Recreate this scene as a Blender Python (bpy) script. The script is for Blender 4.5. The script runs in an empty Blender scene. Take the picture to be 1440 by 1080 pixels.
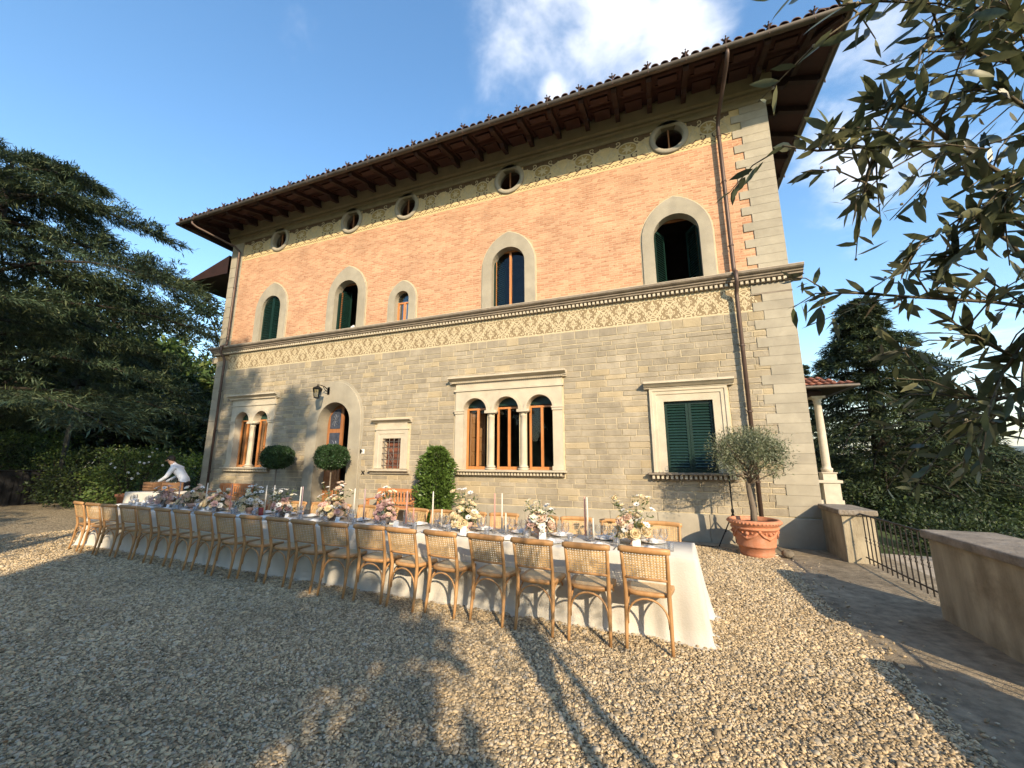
import bpy, bmesh, math, random
import numpy as np
from math import sin, cos, pi, sqrt, radians, atan2, hypot, tan
from mathutils import Vector, Matrix
random.seed(7); RNG = np.random.default_rng(7)
S = bpy.context.scene
COL = S.collection

# ------------------------------------------------------------------ camera
# world: origin = right base corner of the villa front, X along the facade, Y into the house, Z up
YAW, PITCH, FPX, HC = radians(20.77), radians(10.71), 556.2, 1.65
CAM = np.array([-2.72, -9.38, HC])
FWD = np.array([-sin(YAW)*cos(PITCH), cos(YAW)*cos(PITCH), sin(PITCH)])
RIGHT = np.array([cos(YAW), sin(YAW), 0.0]); UP = np.cross(RIGHT, FWD)
def ray(px, py):
    d = FWD*FPX + RIGHT*(px-720) - UP*(py-540); return d/np.linalg.norm(d)
def gnd(px, py, z=0.0):
    d = ray(px, py); return CAM + d*((z-HC)/d[2])
def fac(px, py, Y=0.0):
    d = ray(px, py); return CAM + d*((Y-CAM[1])/d[1])
def dist(px, py, r):
    d = ray(px, py); return CAM + d/hypot(d[0], d[1])*r
cam = bpy.data.objects.new('camera', bpy.data.cameras.new('camera')); COL.objects.link(cam)
cam.data.sensor_width = 36; cam.data.lens = 36*FPX/1440; cam.data.clip_start = 0.05; cam.data.clip_end = 30000
cam.matrix_world = Matrix(((RIGHT[0], UP[0], -FWD[0], CAM[0]), (RIGHT[1], UP[1], -FWD[1], CAM[1]), (RIGHT[2], UP[2], -FWD[2], CAM[2]), (0, 0, 0, 1)))
S.camera = cam
S.cycles.transparent_max_bounces = 24

# ------------------------------------------------------------------ light
SUN = Vector((0.80, -1.0, 0.60)).normalized()          # towards the sun
sun = bpy.data.objects.new('sun', bpy.data.lights.new('sun', 'SUN')); COL.objects.link(sun)
sun.data.energy = 5.0; sun.data.angle = radians(0.6); sun.data.color = (1.0, 0.82, 0.58)
sun.rotation_euler = SUN.to_track_quat('Z', 'Y').to_euler(); sun.location = (6, -14, 12)
S.view_settings.view_transform = 'Standard'; S.view_settings.look = 'None'
S.view_settings.exposure = 0.68; S.view_settings.gamma = 1.0; S.view_settings.use_curve_mapping = False
W = bpy.data.worlds.new('World'); S.world = W; W.use_nodes = True
def build_world():
    nt = W.node_tree; nt.nodes.clear(); N = nt.nodes.new; L = nt.links.new
    out = N('ShaderNodeOutputWorld'); bg = N('ShaderNodeBackground'); bg.inputs[1].default_value = 0.15
    sky = N('ShaderNodeTexSky'); sky.sky_type = 'NISHITA'; sky.sun_disc = False
    sky.sun_elevation = math.asin(SUN.z); sky.sun_rotation = atan2(SUN.x, SUN.y)
    sky.air_density = 1.25; sky.dust_density = 0.4; sky.ozone_density = 1.6; sky.altitude = 100
    tc = N('ShaderNodeTexCoord')
    def vm(op, a, b=None):
        n = N('ShaderNodeVectorMath'); n.operation = op
        for i, s in enumerate((a, b)):
            if s is None: continue
            if hasattr(s, 'links'): L(s, n.inputs[i])
            else: n.inputs[i].default_value = s
        return n
    def m(op, a, b=None, clamp=False):
        n = N('ShaderNodeMath'); n.operation = op; n.use_clamp = clamp
        for i, s in enumerate((a, b)):
            if s is None: continue
            if hasattr(s, 'links'): L(s, n.inputs[i])
            else: n.inputs[i].default_value = s
        return n.outputs[0]
    d = tc.outputs['Generated']
    sep = N('ShaderNodeSeparateXYZ'); L(d, sep.inputs[0])
    z = m('MAXIMUM', sep.outputs[2], 0.04); z = m('ADD', z, 0.12)
    comb = N('ShaderNodeCombineXYZ'); L(m('DIVIDE', sep.outputs[0], z), comb.inputs[0]); L(m('DIVIDE', sep.outputs[1], z), comb.inputs[1])
    nz = N('ShaderNodeTexNoise'); nz.inputs['Scale'].default_value = 3.6; nz.inputs['Detail'].default_value = 9; nz.inputs['Roughness'].default_value = 0.58; nz.inputs['Distortion'].default_value = 0.25
    L(comb.outputs[0], nz.inputs['Vector'])
    big = N('ShaderNodeTexNoise'); big.inputs['Scale'].default_value = 0.55; big.inputs['Detail'].default_value = 2
    mp = vm('ADD', comb.outputs[0], (4.3, 1.7, 0.0)); L(mp.outputs[0], big.inputs['Vector'])
    dens = m('ADD', m('MULTIPLY', nz.outputs[0], 0.75), m('MULTIPLY', big.outputs[0], 0.42))
    # a few fair weather clouds where the photograph has them (directions)
    blobs = None
    for px, py, rad, amp in ((860, 0, .17, .34), (950, 25, .14, .32), (760, -10, .16, .27), (1000, 55, .08, .2), (690, -10, .1, .2), (1215, 225, .15, .40), (1150, 250, .10, .28), (1280, 90, .14, .28), (1370, 80, .14, .26), (1330, 200, .12, .24), (778, 125, .04, .3), (1200, 300, .12, .2), (1400, 520, .14, .22), (150, 530, .22, .28), (310, 560, .16, .3), (500, 640, .3, .2)):
        c = ray(px, py); dt = vm('DISTANCE', d, tuple(c)).outputs['Value']
        g = m('MULTIPLY', m('SUBTRACT', 1.0, m('DIVIDE', dt, rad*1.25), clamp=True), amp)
        blobs = g if blobs is None else m('MAXIMUM', blobs, g)
    dens = m('ADD', dens, blobs)
    mask = N('ShaderNodeMapRange'); mask.interpolation_type = 'SMOOTHERSTEP'
    mask.inputs['From Min'].default_value = 0.66; mask.inputs['From Max'].default_value = 1.06
    L(dens, mask.inputs['Value'])
    mix = N('ShaderNodeMix'); mix.data_type = 'RGBA'
    L(m('MULTIPLY', mask.outputs[0], 0.9), mix.inputs[0])
    sat = N('ShaderNodeHueSaturation'); sat.inputs['Saturation'].default_value = 1.22; sat.inputs['Value'].default_value = 1.33
    L(sky.outputs[0], sat.inputs['Color'])
    L(sat.outputs[0], mix.inputs[6]); mix.inputs[7].default_value = (6.4, 6.4, 6.5, 1)
    L(mix.outputs[2], bg.inputs[0]); L(bg.outputs[0], out.inputs[0])
build_world()

# ------------------------------------------------------------------ mesh helpers
class MB:
    def __init__(s): s.v = []; s.f = []
    def add(s, vs, fs):
        o = len(s.v); s.v += [tuple(map(float, v)) for v in vs]; s.f += [tuple(i+o for i in f) for f in fs]; return s
    def box(s, x0, x1, y0, y1, z0, z1):
        return s.add([(x0,y0,z0),(x1,y0,z0),(x1,y1,z0),(x0,y1,z0),(x0,y0,z1),(x1,y0,z1),(x1,y1,z1),(x0,y1,z1)],
                     [(0,3,2,1),(4,5,6,7),(0,1,5,4),(1,2,6,5),(2,3,7,6),(3,0,4,7)])
    def chbox(s, x0, x1, y0, y1, z0, z1, c=.01):
        return s.add([(x0+c,y0,z0+c),(x1-c,y0,z0+c),(x1-c,y0,z1-c),(x0+c,y0,z1-c),(x0,y0+c,z0),(x1,y0+c,z0),(x1,y0+c,z1),(x0,y0+c,z1),(x0,y1,z0),(x1,y1,z0),(x1,y1,z1),(x0,y1,z1)],
                     [(0,1,2,3),(4,5,1,0),(5,6,2,1),(6,7,3,2),(7,4,0,3),(8,9,5,4),(9,10,6,5),(10,11,7,6),(11,8,4,7),(11,10,9,8)])
    def prism(s, poly, y0, y1):
        n = len(poly)
        return s.add([(p[0],y0,p[1]) for p in poly]+[(p[0],y1,p[1]) for p in poly],
                     [tuple(range(n)), tuple(range(2*n-1, n-1, -1))]+[(i,n+i,n+(i+1)%n,(i+1)%n) for i in range(n)])
    def prismx(s, poly, x0, x1):                       # poly in (y,z), swept along x
        n = len(poly)
        return s.add([(x0,p[0],p[1]) for p in poly]+[(x1,p[0],p[1]) for p in poly],
                     [tuple(range(n-1,-1,-1)), tuple(range(n, 2*n))]+[(i,(i+1)%n,n+(i+1)%n,n+i) for i in range(n)])
    def strip(s, A, B, closed=False):
        n = len(A); m = n if closed else n-1
        return s.add(list(A)+list(B), [(i,(i+1)%n,n+(i+1)%n,n+i) for i in range(m)])
    def tube(s, pts, r, seg=8, cap=True, closed=False):
        P = [Vector(p) for p in pts]; n = len(P); R_ = r if hasattr(r, '__len__') else [r]*n
        T = []
        for i in range(n):
            a = P[(i-1) % n] if (closed or i > 0) else P[i]; b = P[(i+1) % n] if (closed or i < n-1) else P[i]
            t = (b-a); T.append(t.normalized() if t.length > 1e-9 else Vector((0,0,1)))
        u = T[0].orthogonal().normalized(); vs = []
        for i in range(n):
            u = (u - T[i]*u.dot(T[i])); u = u.normalized() if u.length > 1e-6 else T[i].orthogonal().normalized()
            w = T[i].cross(u)
            for k in range(seg):
                a = 2*pi*k/seg; vs.append(P[i] + (u*cos(a)+w*sin(a))*R_[i])
        fs = []
        for i in range(n if closed else n-1):
            j = (i+1) % n
            for k in range(seg): fs.append((i*seg+k, i*seg+(k+1)%seg, j*seg+(k+1)%seg, j*seg+k))
        if cap and not closed: fs += [tuple(range(seg-1,-1,-1)), tuple((n-1)*seg+k for k in range(seg))]
        return s.add(vs, fs)
    def lathe(s, prof, c=(0,0,0), seg=20, capb=True, capt=True):
        n = len(prof); vs = []
        for r, z in prof:
            for k in range(seg): a = 2*pi*k/seg; vs.append((c[0]+r*cos(a), c[1]+r*sin(a), c[2]+z))
        fs = [(i*seg+k, i*seg+(k+1)%seg, (i+1)*seg+(k+1)%seg, (i+1)*seg+k) for i in range(n-1) for k in range(seg)]
        if capb: fs.append(tuple(range(seg-1,-1,-1)))
        if capt: fs.append(tuple((n-1)*seg+k for k in range(seg)))
        return s.add(vs, fs)
    def ball(s, c, r, seg=10, rings=6):
        rr = r if hasattr(r, '__len__') else (r, r, r); vs = []; fs = []
        for i in range(rings+1):
            t = pi*i/rings
            for k in range(seg): a = 2*pi*k/seg; vs.append((c[0]+rr[0]*sin(t)*cos(a), c[1]+rr[1]*sin(t)*sin(a), c[2]+rr[2]*cos(t)))
        for i in range(rings):
            for k in range(seg): fs.append((i*seg+k, (i+1)*seg+k, (i+1)*seg+(k+1)%seg, i*seg+(k+1)%seg))
        return s.add(vs, fs)
    def mesh(s, name, mat, smooth=False, weld=True):
        me = bpy.data.meshes.new(name); bm = bmesh.new()
        vs = [bm.verts.new(v) for v in s.v]
        for f in s.f:
            try: bm.faces.new([vs[i] for i in f])
            except ValueError: pass
        if weld: bmesh.ops.remove_doubles(bm, verts=bm.verts, dist=1e-5)
        bmesh.ops.recalc_face_normals(bm, faces=bm.faces)
        bm.to_mesh(me); bm.free()
        for m in (mat if isinstance(mat, (list, tuple)) else [mat]): me.materials.append(m)
        if smooth: me.polygons.foreach_set('use_smooth', [True]*len(me.polygons))
        return me
    def build(s, name, mat, parent=None, smooth=False, loc=None, rot=None, weld=True):
        return place(name, s.mesh(name, mat, smooth, weld), parent, loc, rot)
def place(name, me, parent=None, loc=None, rot=None, scale=None):
    o = bpy.data.objects.new(name, me); COL.objects.link(o)
    if parent is not None: o.parent = parent
    if loc is not None: o.location = loc
    if rot is not None: o.rotation_euler = rot
    if scale is not None: o.scale = scale if hasattr(scale, '__len__') else (scale,)*3
    return o
def thing(name, label, cat, loc=(0,0,0), rz=0, group=None):
    o = place(name, None, None, loc, (0,0,rz)); return tag(o, label, cat, group)
def tag(o, label=None, cat=None, group=None, kind=None):
    if label: o['label'] = label
    if cat: o['category'] = cat
    if group: o['group'] = group
    if kind: o['kind'] = kind
    return o
def copy_tree(o, loc, rz, label=None, parent=None, group=None):
    kids = {}
    for c in o.children: kids[c] = list(c.children)
    r = o.copy(); COL.objects.link(r); r.parent = parent; r.location = loc; r.rotation_euler = (0,0,rz)
    if label: r['label'] = label
    if group: r['group'] = group
    for c, gs in kids.items():
        k = c.copy(); COL.objects.link(k); k.parent = r
        for g in gs:
            q = g.copy(); COL.objects.link(q); q.parent = k
    return r
def np_mesh(name, V, F, mat, smooth=False):
    V = np.asarray(V, np.float32); F = np.asarray(F, np.int32); me = bpy.data.meshes.new(name)
    n, k = F.shape
    me.vertices.add(len(V)); me.vertices.foreach_set('co', V.ravel())
    me.loops.add(n*k); me.loops.foreach_set('vertex_index', F.ravel())
    me.polygons.add(n); me.polygons.foreach_set('loop_start', np.arange(0, n*k, k, dtype=np.int32))
    try: me.polygons.foreach_set('loop_total', np.full(n, k, np.int32))
    except Exception: pass
    if smooth: me.polygons.foreach_set('use_smooth', np.ones(n, bool))
    me.materials.append(mat); me.update(calc_edges=True); me.validate()
    return me
def unit(v): return v/np.maximum(np.linalg.norm(v, axis=-1, keepdims=True), 1e-9)
def leaves(P, D, N_, L, Wd):                            # diamond leaf cards, one quad each, slightly bent
    P, D = np.asarray(P, float), unit(np.asarray(D, float)); n = len(P)
    s = unit(np.cross(D, N_)); nn = np.cross(s, D)
    L = np.broadcast_to(L, (n,))[:,None]; Wd = np.broadcast_to(Wd, (n,))[:,None]
    mid = P + D*L*0.45 + nn*Wd*0.25
    V = np.stack([P, mid + s*Wd/2, P + D*L, mid - s*Wd/2], 1).reshape(-1,3)
    return V, np.arange(4*n).reshape(n,4)
def leaves6(P, D, N_, L, Wd):                           # rounder leaf of six corners, folded at the midrib
    D = unit(D); s = unit(np.cross(D, N_)); nn = np.cross(s, D); L = L[:,None]; Wd = Wd[:,None]; n = len(P)
    V = np.stack([P, P+D*L*.25+s*Wd*.42+nn*Wd*.1, P+D*L*.62+s*Wd*.45+nn*Wd*.12, P+D*L, P+D*L*.62-s*Wd*.45+nn*Wd*.12, P+D*L*.25-s*Wd*.42+nn*Wd*.1], 1).reshape(-1,3)
    return V, np.arange(6*n).reshape(n,6)
def rnd_dir(n): return unit(RNG.normal(size=(n,3)))
def leaf_mesh(name, P, D, N_, L, Wd, mat): return np_mesh(name, *leaves(P, D, N_, L, Wd), mat)

# ------------------------------------------------------------------ materials
MATS = {}
def M(name, col, rough=.6, var=.12, scale=6., bump=0., bscale=40., metal=0., spec=.4, col2=None, island=0., detail=4, coords='Object', stain=None, trans=0., sub=None, stretch=None, wv=None):
    if name in MATS: return MATS[name]
    m = bpy.data.materials.new(name); m.use_nodes = True; nt = m.node_tree; N = nt.nodes.new; L = nt.links.new
    b = nt.nodes['Principled BSDF']; b.inputs['Roughness'].default_value = rough; b.inputs['Metallic'].default_value = metal
    b.inputs['Specular IOR Level'].default_value = spec
    tc = N('ShaderNodeTexCoord'); vec = tc.outputs[coords]
    if stretch:
        mp = N('ShaderNodeMapping'); mp.inputs['Scale'].default_value = stretch; L(vec, mp.inputs[0]); vec = mp.outputs[0]
    c2 = col2 if col2 else tuple(min(1, c*(1+var)) for c in col); c1 = col if col2 else tuple(c*(1-var) for c in col)
    nz = N('ShaderNodeTexNoise'); nz.inputs['Scale'].default_value = scale; nz.inputs['Detail'].default_value = detail; nz.inputs['Roughness'].default_value = .6
    L(vec, nz.inputs['Vector'])
    mr = N('ShaderNodeMapRange'); mr.inputs['From Min'].default_value = .32; mr.inputs['From Max'].default_value = .68; L(nz.outputs[0], mr.inputs['Value'])
    mix = N('ShaderNodeMix'); mix.data_type = 'RGBA'; L(mr.outputs[0], mix.inputs[0]); mix.inputs[6].default_value = (*c1, 1); mix.inputs[7].default_value = (*c2, 1)
    colout = mix.outputs[2]
    if stain:                                           # (colour, scale, amount)
        n2 = N('ShaderNodeTexNoise'); n2.inputs['Scale'].default_value = stain[1]; n2.inputs['Detail'].default_value = 6; n2.inputs['Roughness'].default_value = .7; L(tc.outputs[coords], n2.inputs['Vector'])
        r2 = N('ShaderNodeMapRange'); r2.inputs['From Min'].default_value = .5; r2.inputs['From Max'].default_value = .75; r2.inputs['To Max'].default_value = stain[2]; L(n2.outputs[0], r2.inputs['Value'])
        mx = N('ShaderNodeMix'); mx.data_type = 'RGBA'; L(r2.outputs[0], mx.inputs[0]); L(colout, mx.inputs[6]); mx.inputs[7].default_value = (*stain[0], 1); colout = mx.outputs[2]
    if island:
        ge = N('ShaderNodeNewGeometry'); oi = N('ShaderNodeObjectInfo'); ad = N('ShaderNodeMath'); ad.operation = 'ADD'
        L(ge.outputs['Random Per Island'], ad.inputs[0]); L(oi.outputs['Random'], ad.inputs[1])
        fr = N('ShaderNodeMath'); fr.operation = 'FRACT'; L(ad.outputs[0], fr.inputs[0])
        ra = N('ShaderNodeMapRange'); ra.inputs['To Min'].default_value = 1-island; ra.inputs['To Max'].default_value = 1+island; L(fr.outputs[0], ra.inputs['Value'])
        hs = N('ShaderNodeHueSaturation'); L(ra.outputs[0], hs.inputs['Value']); L(colout, hs.inputs['Color']); colout = hs.outputs[0]
        if sub:                                         # (colour, share): some pieces take another colour
            gt = N('ShaderNodeMath'); gt.operation = 'MULTIPLY'; L(fr.outputs[0], gt.inputs[0]); gt.inputs[1].default_value = 7.31
            f2 = N('ShaderNodeMath'); f2.operation = 'FRACT'; L(gt.outputs[0], f2.inputs[0])
            lt = N('ShaderNodeMapRange'); lt.inputs['From Min'].default_value = sub[1]; lt.inputs['From Max'].default_value = sub[1]*.4; lt.inputs['To Max'].default_value = sub[2] if len(sub) > 2 else .8; L(f2.outputs[0], lt.inputs['Value'])
            mx = N('ShaderNodeMix'); mx.data_type = 'RGBA'; L(lt.outputs[0], mx.inputs[0]); L(colout, mx.inputs[6]); mx.inputs[7].default_value = (*sub[0], 1); colout = mx.outputs[2]
    if wv:                                              # tone drifting over metres: (scale vector, amount)
        gp = N('ShaderNodeNewGeometry'); mp2 = N('ShaderNodeMapping'); mp2.inputs['Scale'].default_value = wv[0]; L(gp.outputs['Position'], mp2.inputs[0])
        n4 = N('ShaderNodeTexNoise'); n4.inputs['Scale'].default_value = 1.; n4.inputs['Detail'].default_value = 6; n4.inputs['Roughness'].default_value = .62; L(mp2.outputs[0], n4.inputs['Vector'])
        m4 = N('ShaderNodeMapRange'); m4.inputs['From Min'].default_value = .3; m4.inputs['From Max'].default_value = .7; m4.inputs['To Min'].default_value = 1-wv[1]; m4.inputs['To Max'].default_value = 1+wv[1]; L(n4.outputs[0], m4.inputs['Value'])
        h4 = N('ShaderNodeHueSaturation'); L(m4.outputs[0], h4.inputs['Value']); L(colout, h4.inputs['Color']); colout = h4.outputs[0]
    L(colout, b.inputs['Base Color'])
    if bump:
        n3 = N('ShaderNodeTexNoise'); n3.inputs['Scale'].default_value = bscale; n3.inputs['Detail'].default_value = 5; n3.inputs['Roughness'].default_value = .65; L(vec, n3.inputs['Vector'])
        bp = N('ShaderNodeBump'); bp.inputs['Strength'].default_value = bump; bp.inputs['Distance'].default_value = .02; L(n3.outputs[0], bp.inputs['Height']); L(bp.outputs[0], b.inputs['Normal'])
    if trans:                                           # light passing through leaves, petals and wax
        tr = N('ShaderNodeBsdfTranslucent'); L(colout, tr.inputs['Color']); ms = N('ShaderNodeMixShader'); ms.inputs[0].default_value = trans
        out = nt.nodes['Material Output']; L(b.outputs[0], ms.inputs[1]); L(tr.outputs[0], ms.inputs[2]); L(ms.outputs[0], out.inputs['Surface'])
    MATS[name] = m; return m
def glass_mat(name, col=(1,1,1), rough=0.0, mixg=.12, milk=0.):  # thin glass: mostly see through, with a sheen
    m = bpy.data.materials.new(name); m.use_nodes = True; nt = m.node_tree; nt.nodes.clear(); N = nt.nodes.new; L = nt.links.new
    out = N('ShaderNodeOutputMaterial'); t = N('ShaderNodeBsdfTransparent'); t.inputs[0].default_value = (*col, 1)
    g = N('ShaderNodeBsdfGlossy'); g.inputs['Roughness'].default_value = rough; ms = N('ShaderNodeMixShader')
    lw = N('ShaderNodeLayerWeight'); lw.inputs[0].default_value = .35
    mr = N('ShaderNodeMapRange'); mr.inputs['To Min'].default_value = mixg*.45; mr.inputs['To Max'].default_value = min(1, mixg*5); L(lw.outputs['Fresnel'], mr.inputs['Value'])
    L(mr.outputs[0], ms.inputs[0]); L(t.outputs[0], ms.inputs[1]); L(g.outputs[0], ms.inputs[2]); last = ms
    if milk:
        tr = N('ShaderNodeBsdfTranslucent'); tr.inputs[0].default_value = (.9,.92,.95,1); m2 = N('ShaderNodeMixShader'); m2.inputs[0].default_value = milk; L(ms.outputs[0], m2.inputs[1]); L(tr.outputs[0], m2.inputs[2]); last = m2
    L(last.outputs[0], out.inputs[0]); MATS[name] = m; return m
def brick_mat():
    m = bpy.data.materials.new('brick_masonry'); m.use_nodes = True; nt = m.node_tree; N = nt.nodes.new; L = nt.links.new; b = nt.nodes['Principled BSDF']
    tc = N('ShaderNodeTexCoord'); sp = N('ShaderNodeSeparateXYZ'); L(tc.outputs['Object'], sp.inputs[0]); cb = N('ShaderNodeCombineXYZ'); L(sp.outputs[0], cb.inputs[0]); L(sp.outputs[2], cb.inputs[1])
    nd = N('ShaderNodeTexNoise'); nd.inputs['Scale'].default_value = 5; L(cb.outputs[0], nd.inputs['Vector'])
    sc = N('ShaderNodeVectorMath'); sc.operation = 'SCALE'; sc.inputs['Scale'].default_value = .025; L(nd.outputs['Color'], sc.inputs[0])
    ad = N('ShaderNodeVectorMath'); ad.operation = 'ADD'; L(cb.outputs[0], ad.inputs[0]); L(sc.outputs[0], ad.inputs[1])
    br = N('ShaderNodeTexBrick'); L(ad.outputs[0], br.inputs['Vector']); br.inputs['Scale'].default_value = 1.0
    br.inputs['Brick Width'].default_value = .21; br.inputs['Row Height'].default_value = .060; br.inputs['Mortar Size'].default_value = .009; br.inputs['Mortar Smooth'].default_value = .3; br.inputs['Bias'].default_value = -.05
    br.inputs['Color1'].default_value = (.56,.325,.195,1); br.inputs['Color2'].default_value = (.41,.205,.115,1); br.inputs['Mortar'].default_value = (.52,.345,.21,1)
    n1 = N('ShaderNodeTexNoise'); n1.inputs['Scale'].default_value = 1.1; n1.inputs['Detail'].default_value = 8; n1.inputs['Roughness'].default_value = .7; L(cb.outputs[0], n1.inputs['Vector'])
    mr = N('ShaderNodeMapRange'); mr.inputs['From Min'].default_value = .3; mr.inputs['From Max'].default_value = .7; mr.inputs['To Min'].default_value = .8; mr.inputs['To Max'].default_value = 1.2; L(n1.outputs[0], mr.inputs['Value'])
    # long dark chips of single bricks
    mp = N('ShaderNodeMapping'); mp.inputs['Scale'].default_value = (8, 19, 1); L(cb.outputs[0], mp.inputs[0]); n2 = N('ShaderNodeTexNoise'); n2.inputs['Scale'].default_value = 1.; n2.inputs['Detail'].default_value = 2; L(mp.outputs[0], n2.inputs['Vector'])
    r2 = N('ShaderNodeMapRange'); r2.inputs['From Min'].default_value = .62; r2.inputs['From Max'].default_value = .72; r2.inputs['To Max'].default_value = .8; L(n2.outputs[0], r2.inputs['Value'])
    hs = N('ShaderNodeHueSaturation'); L(mr.outputs[0], hs.inputs['Value']); L(br.outputs['Color'], hs.inputs['Color'])
    mx = N('ShaderNodeMix'); mx.data_type = 'RGBA'; L(r2.outputs[0], mx.inputs[0]); L(hs.outputs[0], mx.inputs[6]); mx.inputs[7].default_value = (.27,.11,.055,1)
    L(mx.outputs[2], b.inputs['Base Color']); b.inputs['Roughness'].default_value = .85; b.inputs['Specular IOR Level'].default_value = .2
    iv = N('ShaderNodeMath'); iv.operation = 'SUBTRACT'; iv.inputs[0].default_value = 1.0; L(br.outputs['Fac'], iv.inputs[1])
    a2 = N('ShaderNodeMath'); a2.operation = 'ADD'; L(iv.outputs[0], a2.inputs[0]); L(n2.outputs[0], a2.inputs[1])
    bp = N('ShaderNodeBump'); bp.inputs['Strength'].default_value = .6; bp.inputs['Distance'].default_value = .012; L(a2.outputs[0], bp.inputs['Height']); L(bp.outputs[0], b.inputs['Normal'])
    return m
STONE = M('grey_sandstone', (.335,.285,.207), .85, .16, 3.5, .9, 45, spec=.2, island=.13, wv=((1.6,1.6,.45), .14), sub=((.46,.36,.21), .16, .6), stain=((.25,.22,.17), 2.2, .5))
STONE_B = M('ashlar_quoin', (.35,.31,.235), .85, .12, 2.5, .35, 70, spec=.2, island=.07, stain=((.24,.21,.16), 1.4, .5))
MORTAR = M('pale_lime_mortar', (.52,.435,.285), .9, .12, 9, .4, 90, spec=.2)
TRIM = M('pale_dressed_stone', (.50,.435,.325), .8, .1, 3, .2, 80, spec=.25, stain=((.33,.29,.22), 2.0, .5))
TRIM_G = M('grey_dressed_stone', (.335,.295,.22), .8, .1, 2.5, .3, 80, spec=.25, wv=((1.5,1.5,.4), .12), stain=((.23,.21,.17), 1.6, .5))
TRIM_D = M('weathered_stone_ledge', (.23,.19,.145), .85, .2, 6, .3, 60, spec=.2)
SGR_L = M('cream_sgraffito', (.55,.455,.29), .85, .12, 9, .15, 90, spec=.2)
SGR_D = M('brown_sgraffito', (.25,.185,.105), .85, .18, 9, .15, 90, spec=.2)
SGR_Y = M('gold_tan_sgraffito', (.55,.42,.22), .85, .12, 6, .15, 90, spec=.2)
SGR_K = M('dark_umber_sgraffito', (.12,.078,.045), .85, .2, 9, spec=.2)
SGR_G = M('gold_sgraffito', (.34,.235,.085), .85, .25, 30, spec=.2)
BRICK = brick_mat()
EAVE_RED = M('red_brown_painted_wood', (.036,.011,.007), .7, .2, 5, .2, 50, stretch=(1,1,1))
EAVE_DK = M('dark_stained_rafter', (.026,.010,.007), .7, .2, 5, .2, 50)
ZINC = M('weathered_gutter_metal', (.10,.085,.07), .55, .2, 4, metal=.5)
COPPER = M('brown_painted_downpipe', (.095,.062,.048), .5, .2, 3, metal=.35)
TILE_V = M('silhouette_shaded_roof_tile', (.10,.06,.045), .9, .3, 8, .3, 40, island=.3)  # eave edge tiles: the shade of their silhouette is put into the colour
TILE = M('terracotta_roof_tile', (.30,.11,.06), .85, .2, 8, .3, 40, island=.3, stain=((.2,.13,.09), 6, .6))
GREEN = M('dark_green_painted_wood', (.006,.024,.018), .38, .15, 8, .1, 40, island=.1)
WOOD_O = M('orange_varnished_wood', (.40,.15,.045), .35, .25, 3, .1, 30, col2=(.56,.24,.08), stretch=(6,6,.8))
WOOD_D = M('carved_chestnut_door_wood', (.24,.095,.035), .4, .25, 3, .15, 30, col2=(.36,.155,.06), stretch=(6,6,.8))
BLACKM = M('black_iron', (.012,.012,.012), .45, .3, 10, metal=.6)
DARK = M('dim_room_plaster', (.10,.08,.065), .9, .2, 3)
BACKGLASS = glass_mat('window_glass', (.6,.65,.65), .0, .06)
GLASSW = glass_mat('clear_drinking_glass', (.97,.975,.985), .04, .12, .07)
TERRA = M('terracotta_pot', (.46,.185,.095), .8, .14, 7, .3, 50, stain=((.55,.36,.26), 5, .55))

# ================================================================== setting: ground, yard, path
def hills(x, y):                                        # height of the land round the terrace
    r = np.hypot(x+8, y+2); z = np.zeros_like(x) - .06
    right = np.clip((x-1.6), 0, None)
    z = z - .30*np.clip(right, 0, 160)*(1-.25*np.clip(right/160, 0, 1)) - .03*np.clip(right-160, 0, 900)
    left = np.clip(-(x+27), 0, None) + .6*np.clip(y-12, 0, None)*(x < -14)
    z = z + .22*np.clip(left, 0, 70)
    far = np.clip((r-1500)/3500, 0, 1); far = far*far*(3-2*far)
    ang = np.arctan2(y, x)
    z = z*(1-far) + far*(-30 + 150*(.5+.5*np.sin(ang*5+2.5))*(.7+.3*np.sin(ang*13+1)) + 22*np.sin(ang*29))
    z = z + 2.0*np.sin(x*.021)*np.cos(y*.017)*np.clip((r-70)/100, 0, 1)
    return z
def build_ground():
    nr, na = 90, 160
    R_ = np.concatenate([np.linspace(0, 60, 50), 60*np.power(10000/60, np.linspace(.03, 1, nr-50))]); A = np.linspace(0, 2*pi, na, endpoint=False)
    X = -8 + R_[:,None]*np.cos(A)[None]; Y = -2 + R_[:,None]*np.sin(A)[None]
    V = np.stack([X, Y, hills(X, Y)], -1).reshape(-1,3)
    i, k = np.meshgrid(np.arange(nr-1), np.arange(na), indexing='ij'); k2 = (k+1) % na
    F = np.stack([i*na+k, (i+1)*na+k, (i+1)*na+k2, i*na+k2], -1).reshape(-1,4)
    g = M('grassy_earth', (.035,.05,.016), .95, .3, .12, .3, 3, col2=(.065,.08,.026), spec=.1, coords='Object')
    o = place('ground', np_mesh('ground', V, F, g, True)); tag(o, kind='structure')
build_ground()
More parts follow.
